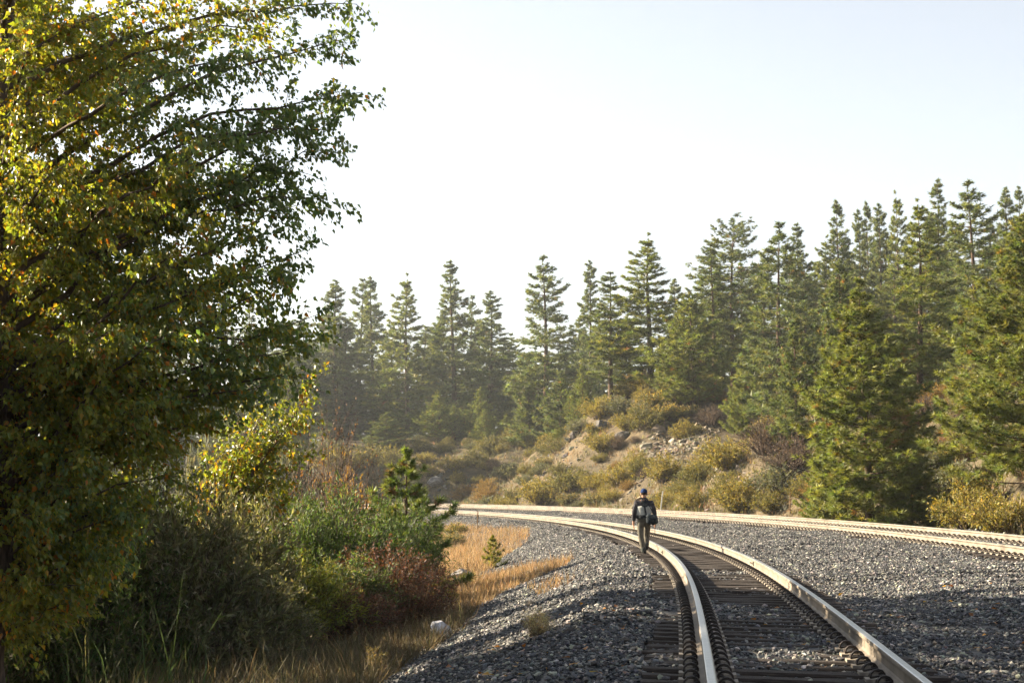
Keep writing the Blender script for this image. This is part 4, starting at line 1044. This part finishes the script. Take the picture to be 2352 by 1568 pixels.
# young pines left of the track
yp = make_pine(270, 3.2, 1.25, .05, 10, 1.7, .20, 40, 'full', [(.10, .15, .036), (.13, .17, .042), (.16, .18, .05)], .25, .03)
p = on_ground(935, 42); top = px_at(925, 1035, 42); h = top[2] - p[2]; w = 78 / FPX * 42 * 1.7
plant('young_pine', 'shaggy long-needled young pine at the left end of the rails above the red-brown shrub', 'young pine', yp, p - [0, 0, .05], 1.0, (w / 1.0, w / 1.0, h / 3.2))
yp2 = make_pine(271, 1.3, .62, .04, 7, 1.2, .16, 26, 'full', [(.16, .165, .03), (.20, .18, .035), (.12, .14, .03)], .2, .02)
p = hit(1132, 1298); h = 68 / FPX * p[1]
plant('pine_seedling', 'little yellow-green pine seedling alone in the dry grass', 'young pine', yp2, p - [0, 0, .03], 0.4, (h / 1.3,) * 3)

def small_bush(parts, R, H, x, y, w, h, label, name='brush_shrub', group=None):
    p = hit(x, y); sw = w / 2 / FPX * p[1]; sh = h / FPX * p[1]
    return plant(name, label, 'shrub', parts, p - [0, 0, .03], 1.3, (sw / R, sw / R, sh / H), group)
small_bush(brush['rabbit'][1], 1.2, 1.05, 1050, 1232, 66, 34, 'round rabbitbrush with yellow-green top at the back of the dry grass')
small_bush(brush['rabbit'][0], 1.15, 1.0, 1042, 1258, 66, 40, 'pale-tipped rabbitbrush in front of the round yellow-green one')
small_bush(brush['olive'][0], 1.35, 1.4, 1010, 1395, 90, 70, 'olive brush between the red-brown shrub and the tongue of dry grass')
gw = make_bush(420, .5, .62, 110, 4200, .035, .006, [(.22, .24, .15), (.26, .27, .17), (.24, .19, .11)], None, .1, leaf_from=.2, subs=6, stem_r=.003)
small_bush(gw, .5, .62, 1235, 1460, 92, 82, 'wispy grey-green weed growing alone out of the shaded ballast', 'weed')
dw = make_bush(421, .25, .75, 16, 1500, .035, .014, [(.24, .17, .075), (.20, .16, .08), (.15, .14, .05)], None, .1, leaf_from=.3, subs=3, stem_r=.006)
small_bush(dw, .25, .75, 862, 1555, 52, 88, 'curled dead tan weed standing in the dark grass at the ballast toe', 'weed')
# mullein stalks
def stalk_mesh(seed, H, rad):
    r = np.random.default_rng(seed); zz = np.linspace(0, H, 7); st = np.stack([.03 * H * np.sin(zz / H * 2 + seed), 0 * zz, zz], 1)
    V1, F1 = tube(st, np.interp(zz / H, [0, .45, .5, .9, 1], [rad * .5, rad * .45, rad, rad * .8, rad * .2]), 6)
    n = 46; h = r.uniform(.5, 1, n) * H; a = r.uniform(0, 6.28, n); P = np.stack([np.interp(h, zz, st[:, 0]) + rad * np.cos(a) * .8, rad * np.sin(a) * .8, h], 1)
    V2, F2 = scatter(LANCE_V, LANCE_F, P, np.stack([np.cos(a), np.sin(a), .5 + 0 * a], 1), rand_unit(n, r), rad * 1.9, rad * 1.3)
    n3 = 9; a = r.uniform(0, 6.28, n3); h = r.uniform(.02, .35, n3) * H
    V3, F3 = scatter(LANCE_V, LANCE_F, np.stack([0 * a, 0 * a, h], 1), np.stack([np.cos(a), np.sin(a), -.3 + 0 * a], 1), rand_unit(n3, r), H * .18, H * .05)
    st_me = make_mesh('stem', V1, [F1], M_stalk); V, F = shift_faces([(V2, F2), (V3, F3)])
    return [st_me, make_mesh('seed_head', V, [F], M_stalk)]
M_stalk = simple_mat('dead_stalk', [(.3, (.10, .06, .03)), (.7, (.22, .14, .07))], 20, .9, 0, .2)
for k, (x, y, h, lab) in enumerate([(1072, 1335, 52, 'dark dead mullein stalk just left of the pine seedling'), (1032, 1345, 42, 'dead mullein stalk, middle of the thin row left of the pine seedling'), (1022, 1342, 50, 'tallest stalk of the thin row left of the pine seedling'), (1042, 1340, 34, 'short dead stalk at the right of the thin row'), (1058, 1352, 36, 'leaning dead stalk beside the half-hidden grey rock'), (1097, 1225, 56, 'thin tan stalk rising from the dry grass in front of the far rails'), (1814, 1190, 66, 'tan mullein stalk standing by the far track left of the big front pine')]):
    p = hit(x, y); H = h / FPX * p[1]; plant('mullein_stalk', lab, 'dead weed', stalk_mesh(k, H, H * .024), p - [0, 0, .03], k, group='dead mullein stalks')
# rocks by the embankment toe
boulder(1010, 1458, .19, 'white rock half hidden in the dark grass at the embankment toe', (.50, .50, .54), 11)
bpy.data.objects[[o.name for o in bpy.data.objects if o.name.startswith('boulder')][-1]].scale = (1.05, .7, 1.45)
boulder(1058, 1330, .30, 'grey rock half hidden among dead stalks in the dry grass', (.22, .21, .20), 12)
boulder(1220, 1392, .10, 'small tan rock between ballast and weeds, below the tongue of dry grass', (.30, .24, .17), 13)

# thin white marker stake
p = hit(1517, 1176); H = 48 / FPX * p[1]
V, F = shift_faces([box(0, 0, H / 2, .06, .02, H), box(0, -.012, H * .9, .062, .004, H * .08)])
M_stake = simple_mat('white_stake', [(.3, (.55, .54, .5)), (.7, (.75, .74, .7))], 8, .6, 0, 0)
o = link('marker_stake', make_mesh('marker_stake', V, [F], M_stake)); o.location = p; o.rotation_euler = (0, .13, .2); tag(o, 'thin white leaning marker stake behind the far track, right of the man', 'marker stake')

# fallen leaves on the near stones
r = np.random.default_rng(99); q = poly_pts([(900, 1568), (1150, 1440), (1480, 1330), (1500, 1560)], 80, 5); q = np.concatenate([q, poly_pts([(1850, 1380), (2300, 1330), (2352, 1500), (2200, 1500)], 26, 6), poly_pts([(1650, 1550), (1640, 1400), (1850, 1400), (2050, 1560)], 12, 7)])
P = hits(q[:, 0], q[:, 1]) + [0, 0, .035]; n = len(P)
V, F = scatter(LEAF_V, LEAF_F, P, unit(rand_unit(n, r) * [1, 1, .25]), unit(rand_unit(n, r) * .5 + [0, 0, 1]), r.uniform(.055, .10, n))
tag(link('fallen_leaves', make_mesh('fallen_leaves', V, [F], M_leaf, np.repeat(pick_cols(n, r, [(.30, .13, .03), (.36, .19, .04), (.22, .09, .03), (.40, .26, .06)], None, .2), 4, 0))), kind='stuff')

# ------------------------------------------------------------------ the man walking along the rail
def skin_mesh(name, verts, edges, radii, mat, root=0, sub=2):
    me = bpy.data.meshes.new('tmp'); me.from_pydata([tuple(v) for v in verts], edges, []); ob = bpy.data.objects.new('tmp', me); COL.objects.link(ob)
    sk = ob.modifiers.new('s', 'SKIN'); sk.use_smooth_shade = True
    for i, q in enumerate(me.skin_vertices[0].data):
        rr = radii[i]; q.radius = rr if isinstance(rr, tuple) else (rr, rr); q.use_root = (i == root)
    sb_ = ob.modifiers.new('d', 'SUBSURF'); sb_.levels = sub; sb_.render_levels = sub
    dg = bpy.context.evaluated_depsgraph_get(); out = bpy.data.meshes.new_from_object(ob.evaluated_get(dg)); out.name = name
    bpy.data.objects.remove(ob); bpy.data.meshes.remove(me)
    out.materials.clear(); out.materials.append(mat)
    for pl_ in out.polygons: pl_.use_smooth = True
    return out
def cloth(name, c, amt=.25): return simple_mat(name, [(.3, tuple(v * (1 - amt) for v in c)), (.7, tuple(v * (1 + amt) for v in c))], 16, .9, 0, .6, .15, None, 4, .02)
M_skin = simple_mat('skin', [(.3, (.34, .17, .11)), (.7, (.42, .23, .15))], 20, .55, 0, .05)
M_jacket = cloth('charcoal_shirt', (.042, .040, .046), .4); M_wader = cloth('khaki_wader', (.098, .090, .072), .4); M_panel = cloth('pale_wader_bib', (.36, .37, .35)); M_belt = cloth('dark_belt', (.03, .034, .038))
M_boot = cloth('dark_boot', (.022, .02, .02)); M_cap = cloth('blue_cap', (.009, .026, .095)); M_bag = cloth('dark_bag', (.020, .026, .032)); M_hair = cloth('dark_hair', (.03, .02, .015)); M_gaiter = cloth('grey_green_gaiter', (.05, .055, .05))
mp = hit(1480, 1279.5); K = 1.655 / 1.76
man = empty('person', tuple(mp)); tag(man, 'man in blue cap and khaki waders walking away beside the near rail', 'person'); man.scale = (K, K, K)
th_m = .06; man.rotation_euler = (0, 0, th_m)
# joints (x right, y forward, z up), seen from behind
J = dict(pel=(0, 0, .93), wa=(0, .01, 1.06), ch=(0, .02, 1.26), nk0=(.0, .02, 1.44), nk=(.005, .035, 1.52), hd=(.008, .05, 1.60), hd2=(.01, .055, 1.70),
         sl=(-.185, .02, 1.405), el=(-.262, .0, 1.13), wl=(-.268, .05, .885), sr=(.185, .02, 1.405), er=(.275, .0, 1.14), wr=(.30, .06, .895),
         hl=(-.098, 0, .89), kl=(-.082, .0, .49), al=(-.012, -.10, .11), tl=(-.02, .09, .045), hr=(.095, .01, .89), kr=(.098, .27, .56), ar=(.082, .20, .25), tr=(.088, .36, .27))
names_ = list(J); ix = {k: i for i, k in enumerate(names_)}
E_ = [('pel', 'wa'), ('wa', 'ch'), ('ch', 'nk0'), ('nk0', 'nk'), ('nk', 'hd'), ('hd', 'hd2'), ('nk0', 'sl'), ('sl', 'el'), ('el', 'wl'), ('nk0', 'sr'), ('sr', 'er'), ('er', 'wr'), ('pel', 'hl'), ('hl', 'kl'), ('kl', 'al'), ('al', 'tl'), ('pel', 'hr'), ('hr', 'kr'), ('kr', 'ar'), ('ar', 'tr')]
RAD = dict(pel=(.15, .11), wa=(.15, .105), ch=(.14, .095), nk0=(.045, .04), nk=.050, hd=(.072, .085), hd2=(.068, .08), sl=.050, el=.042, wl=.03, sr=.050, er=.045, wr=.03, hl=.085, kl=.058, al=.04, tl=.035, hr=.085, kr=.058, ar=.04, tr=.035)
hand_v, hand_e, hand_r = [], [], []
def hand(w, sgn, base_i):
    """palm, four unequal curled fingers and a thumb, hanging from the wrist w."""
    V, E2, R2 = [], [], []
    w = np.array(w); palm = w + [0, .012, -.075]; V.append(palm); E2.append((base_i, 'n0')); R2.append(.036)
    for q, (dy, L) in enumerate([(.030, .068), (.010, .078), (-.011, .072), (-.031, .056)]):
        k = len(V); a = palm + [0, dy, -.018]; V += [a, a + [-sgn * .008, .004, -L * .55], a + [-sgn * .026, .006, -L]]; R2 += [.0105, .0095, .0075]
        E2 += [('n0', f'n{k}'), (f'n{k}', f'n{k+1}'), (f'n{k+1}', f'n{k+2}')]
    k = len(V); a = w + [-sgn * .01, .038, -.045]; V += [a, a + [-sgn * .012, .028, -.03], a + [-sgn * .016, .036, -.06]]; R2 += [.012, .011, .009]
    E2 += [('n0', f'n{k}'), (f'n{k}', f'n{k+1}'), (f'n{k+1}', f'n{k+2}')]
    return V, E2, R2
verts = [J[k] for k in names_]; edges = [(ix[a], ix[b]) for a, b in E_]; radii = [RAD[k] for k in names_]
for w, sgn in (('wl', -1), ('wr', 1)):
    V, E2, R2 = hand(J[w], sgn, ix[w]); off = len(verts)
    f = lambda t_: (off + int(t_[1:])) if isinstance(t_, str) else t_
    verts += [tuple(v) for v in V]; edges += [(f(a), f(b)) for a, b in E2]; radii += R2
body = link('body', skin_mesh('body', verts, edges, radii, M_skin, ix['pel'], 2), man)
def sk(name, keys, eds, rad, mat, parent=man, sub=2):
    ii_ = {k: i for i, k in enumerate(keys)}
    return link(name, skin_mesh(name, [J[k] if isinstance(k, str) else k for k in keys], [(ii_[a], ii_[b]) for a, b in eds], rad, mat, 0, sub), parent)
J['wl2'] = tuple(np.array(J['wl']) + [0, -.005, .03]); J['wr2'] = tuple(np.array(J['wr']) + [0, -.005, .03])
sk('shirt', ['ch', 'wa', 'nk0', 'nkc', 'sl', 'el', 'wl2', 'sr', 'er', 'wr2'] if False else ['ch', 'wa', 'nk0', 'sl', 'el', 'wl2', 'sr', 'er', 'wr2'], [('ch', 'wa'), ('ch', 'nk0'), ('nk0', 'sl'), ('sl', 'el'), ('el', 'wl2'), ('nk0', 'sr'), ('sr', 'er'), ('er', 'wr2')],
   [(.19, .135), (.178, .128), (.125, .105), .088, .066, .050, .088, .066, .050], M_jacket)
J['kl_'] = (-.05, -.04, .31); J['kr_'] = (.092, .24, .40)
sk('waders', ['pel', 'wa', 'hl', 'kl', 'kl_', 'al', 'hr', 'kr', 'kr_', 'ar'], [('pel', 'wa'), ('pel', 'hl'), ('hl', 'kl'), ('kl', 'kl_'), ('kl_', 'al'), ('pel', 'hr'), ('hr', 'kr'), ('kr', 'kr_'), ('kr_', 'ar')],
   [(.165, .125), (.172, .13), .104, .076, .080, .056, .104, .076, .080, .056], M_wader)
for a_, b_, c_ in (('kl_', 'al', 'gaiter'), ('kr_', 'ar', 'gaiter')):
    A_, B_ = np.array(J[a_]), np.array(J[b_]); m_ = A_ * .45 + B_ * .55
    link('gaiter', skin_mesh('gaiter', [A_ * .8 + B_ * .2, m_, B_ + [0, 0, -.02]], [(0, 1), (1, 2)], [.086, .076, .066], M_gaiter), man)
for a_, t__ in (('al', 'tl'), ('ar', 'tr')):
    A_, T_ = np.array(J[a_]), np.array(J[t__])
    link('boot', skin_mesh('boot', [A_ + [0, -.01, .03], A_ + [0, -.02, -.045], (A_ + T_) / 2 + [0, 0, -.02], T_ + [0, .03, -.005]], [(0, 1), (1, 2), (2, 3)], [(.062, .065), (.052, .055), (.052, .045), (.045, .035)], M_boot), man)
def shell_grid(name, mat, fn, nu, nv, parent=man, thick=.012):
    uu, vv = np.meshgrid(np.linspace(0, 1, nu), np.linspace(0, 1, nv)); P = fn(uu.ravel(), vv.ravel())
    i = (np.arange(nv - 1)[:, None] * nu + np.arange(nu - 1)[None]).ravel(); F = np.stack([i, i + 1, i + nu + 1, i + nu], 1)
    me = make_mesh(name, P, [F], mat, smooth=True); ob = link(name, me, parent)
    md = ob.modifiers.new('t', 'SOLIDIFY'); md.thickness = thick; md.offset = 1
    return ob
# pale bib of the waders over the lower back, wrapping round the trunk; dark belt below it
def wrap(z0, z1, rx, ry, a0=-2.2, a1=2.2, top=None):
    def fn(u, v):
        a = -math.pi / 2 + a0 + (a1 - a0) * u; zz = z0 + (z1 - z0) * v
        if top is not None: zz = z0 + (top(u) - z0) * v
        k = np.interp(v, [0, 1], [.97, 1.02])
        return np.stack([rx * k * np.cos(a), .012 + ry * k * np.sin(a), zz], 1)
    return fn
shell_grid('wader_bib', M_panel, wrap(1.07, 1.30, .192, .150, top=lambda u: 1.245 + .075 * np.cos((u - .5) * 3.0)), 29, 8)
shell_grid('belt', M_belt, wrap(.985, 1.085, .190, .150, -3.14, 3.14), 33, 4, thick=.016)
def strap(name, pts, w, mat, parent=man, th_=.010):
    P = np.array(pts, float); n = 14; t_ = np.linspace(0, len(P) - 1, n); Q = np.stack([np.interp(t_, np.arange(len(P)), P[:, k]) for k in range(3)], 1)
    T = unit(np.gradient(Q, axis=0)); side = unit(np.cross(T, np.array([0, 1.0, .0])))
    V = np.stack([Q - side * w / 2, Q + side * w / 2, Q + side * w / 2 + [0, th_, 0], Q - side * w / 2 + [0, th_, 0]], 1).reshape(-1, 3)
    i = np.arange(n - 1)[:, None] * 4; j = np.arange(4)[None]; j2 = (j + 1) % 4
    F = np.stack([i + j, i + j2, i + 4 + j2, i + 4 + j], -1).reshape(-1, 4)
    return link(name, make_mesh(name, V, [F], mat), parent)
strap('suspender', [(-.06, -.152, 1.30), (.02, -.155, 1.36), (.075, -.115, 1.46), (.09, -.03, 1.50)], .036, M_belt)
strap('suspender', [(.06, -.152, 1.30), (-.02, -.155, 1.36), (-.07, -.115, 1.46), (-.085, -.03, 1.50)], .036, M_belt)
strap('collar', [(-.075, -.03, 1.49), (-.04, -.075, 1.515), (.04, -.075, 1.515), (.08, -.03, 1.49)], .05, M_jacket)
# head: cap with crown, bill and button; ears, hair
def dome(name, c, rx, ry, rz_, mat, parent, z0=-.1, n=18, m=8):
    ph = np.linspace(0, 1, m); V = []
    for q in ph:
        zz = z0 + (1 - z0) * q; rr = math.sqrt(max(1 - zz * zz, 0.0004))
        for a in np.linspace(0, 2 * math.pi, n, endpoint=False): V.append((c[0] + rx * rr * math.cos(a), c[1] + ry * rr * math.sin(a), c[2] + rz_ * zz))
    i = np.arange(m - 1)[:, None] * n; j = np.arange(n)[None]; j2 = (j + 1) % n
    F = np.stack([i + j, i + j2, i + n + j2, i + n + j], -1).reshape(-1, 4)
    return link(name, make_mesh(name, V, [F], mat, smooth=True), parent)
dome('hair', (.01, .045, 1.655), .083, .098, .09, M_hair, man, -.55)
cap_ = dome('cap', (.01, .055, 1.665), .094, .108, .108, M_cap, man, .0)
def bill(u, v):
    a = math.pi * (.12 + .76 * u); rr = .10 + .085 * v * np.sin(a) ; return np.stack([.01 + .088 * np.cos(a) * (1 - .1 * v), .055 + np.sin(a) * rr, 1.672 - .02 * v - .02 * np.cos(a) ** 2], 1)
shell_grid('cap_bill', M_cap, bill, 13, 4, cap_, .006)
for sx in (-1, 1):
    V0, F0 = ico(); link('ear', make_mesh('ear', V0 * [.012, .022, .034] + [.01 + sx * .083, .05, 1.615], [F0], M_skin, smooth=True), body)
V0, F0 = ico(); link('nose', make_mesh('nose', V0 * [.014, .022, .026] + [.008, .145, 1.605], [F0], M_skin, smooth=True), body)
# shoulder bag at his right hip, hung from a strap over the neck
bag = empty('shoulder_bag', tuple(mp), th_m); bag.scale = (K, K, K); tag(bag, 'dark soft bag slung at the walking man\'s right hip', 'bag')
def superell(c, a, b, h, e=3.2, n=22, m=9, sag=.0):
    V = []
    for q in np.linspace(-1, 1, m):
        rr = max(1 - abs(q) ** e, .02) ** (1 / e)
        for t_ in np.linspace(0, 2 * math.pi, n, endpoint=False):
            cx_, sx_ = math.cos(t_), math.sin(t_)
            V.append((c[0] + a * rr * math.copysign(abs(cx_) ** .7, cx_), c[1] + b * rr * math.copysign(abs(sx_) ** .8, sx_), c[2] + h * q + .012 * math.sin(3 * t_ + 5 * q)))
    i = np.arange(m - 1)[:, None] * n; j = np.arange(n)[None]; j2 = (j + 1) % n
    return np.array(V), np.stack([i + j, i + j2, i + n + j2, i + n + j], -1).reshape(-1, 4)
V, F = superell((.175, -.185, .965), .155, .09, .125); V[:, 2] += -.25 * (V[:, 0] - .155) * .35; link('pouch', make_mesh('pouch', V, [F], M_bag, smooth=True), bag)
V, F = superell((.165, -.225, 1.045), .135, .055, .055); V[:, 2] += -.09 * (V[:, 0] - .165); link('flap', make_mesh('flap', V, [F], cloth('bag_flap', (.050, .062, .070)), smooth=True), bag)
V, F = superell((.13, -.265, .955), .075, .030, .055); link('pocket', make_mesh('pocket', V, [F], M_bag, smooth=True), bag)
strap('strap', [(.045, -.235, 1.02), (.02, -.195, 1.12), (.0, -.175, 1.25), (-.01, -.165, 1.36), (.03, -.10, 1.49), (.055, -.03, 1.52)], .045, M_bag, bag)
strap('strap', [(.25, -.20, 1.05), (.20, -.19, 1.16), (.14, -.19, 1.27), (.09, -.16, 1.38), (.06, -.08, 1.50)], .020, M_bag, bag)
# a short cord and clip dangling from his right hand
cd_ = empty('hand_strap', tuple(mp), th_m); cd_.scale = (K, K, K); tag(cd_, 'thin dark cord with a tag dangling from the walking man\'s right hand', 'cord')
V, F = tube(np.array([(.295, .07, .80), (.292, .062, .74), (.285, .05, .66), (.288, .045, .60)]), .006, 5); link('cord', make_mesh('cord', V, [F], M_bag), cd_)
V, F = box(.288, .045, .585, .022, .012, .05); link('clip', make_mesh('clip', V, [F], M_bag), cd_)

# ------------------------------------------------------------------ the hazy air
def haze_box():
    m = bpy.data.materials.new('hazy_air'); m.use_nodes = True; nt = m.node_tree; nt.nodes.clear()
    out = nt.nodes.new('ShaderNodeOutputMaterial'); v = nt.nodes.new('ShaderNodeVolumePrincipled')
    v.inputs['Color'].default_value = (.86, .93, 1.0, 1); v.inputs['Density'].default_value = HAZE; v.inputs['Anisotropy'].default_value = .35
    nt.links.new(v.outputs[0], out.inputs['Volume'])
    V, F = box(0, 720, 55, 1840, 1600, 130)
    o = link('haze', make_mesh('haze', V, [F], m)); tag(o, kind='stuff')
HAZE = 0.00022
haze_box()
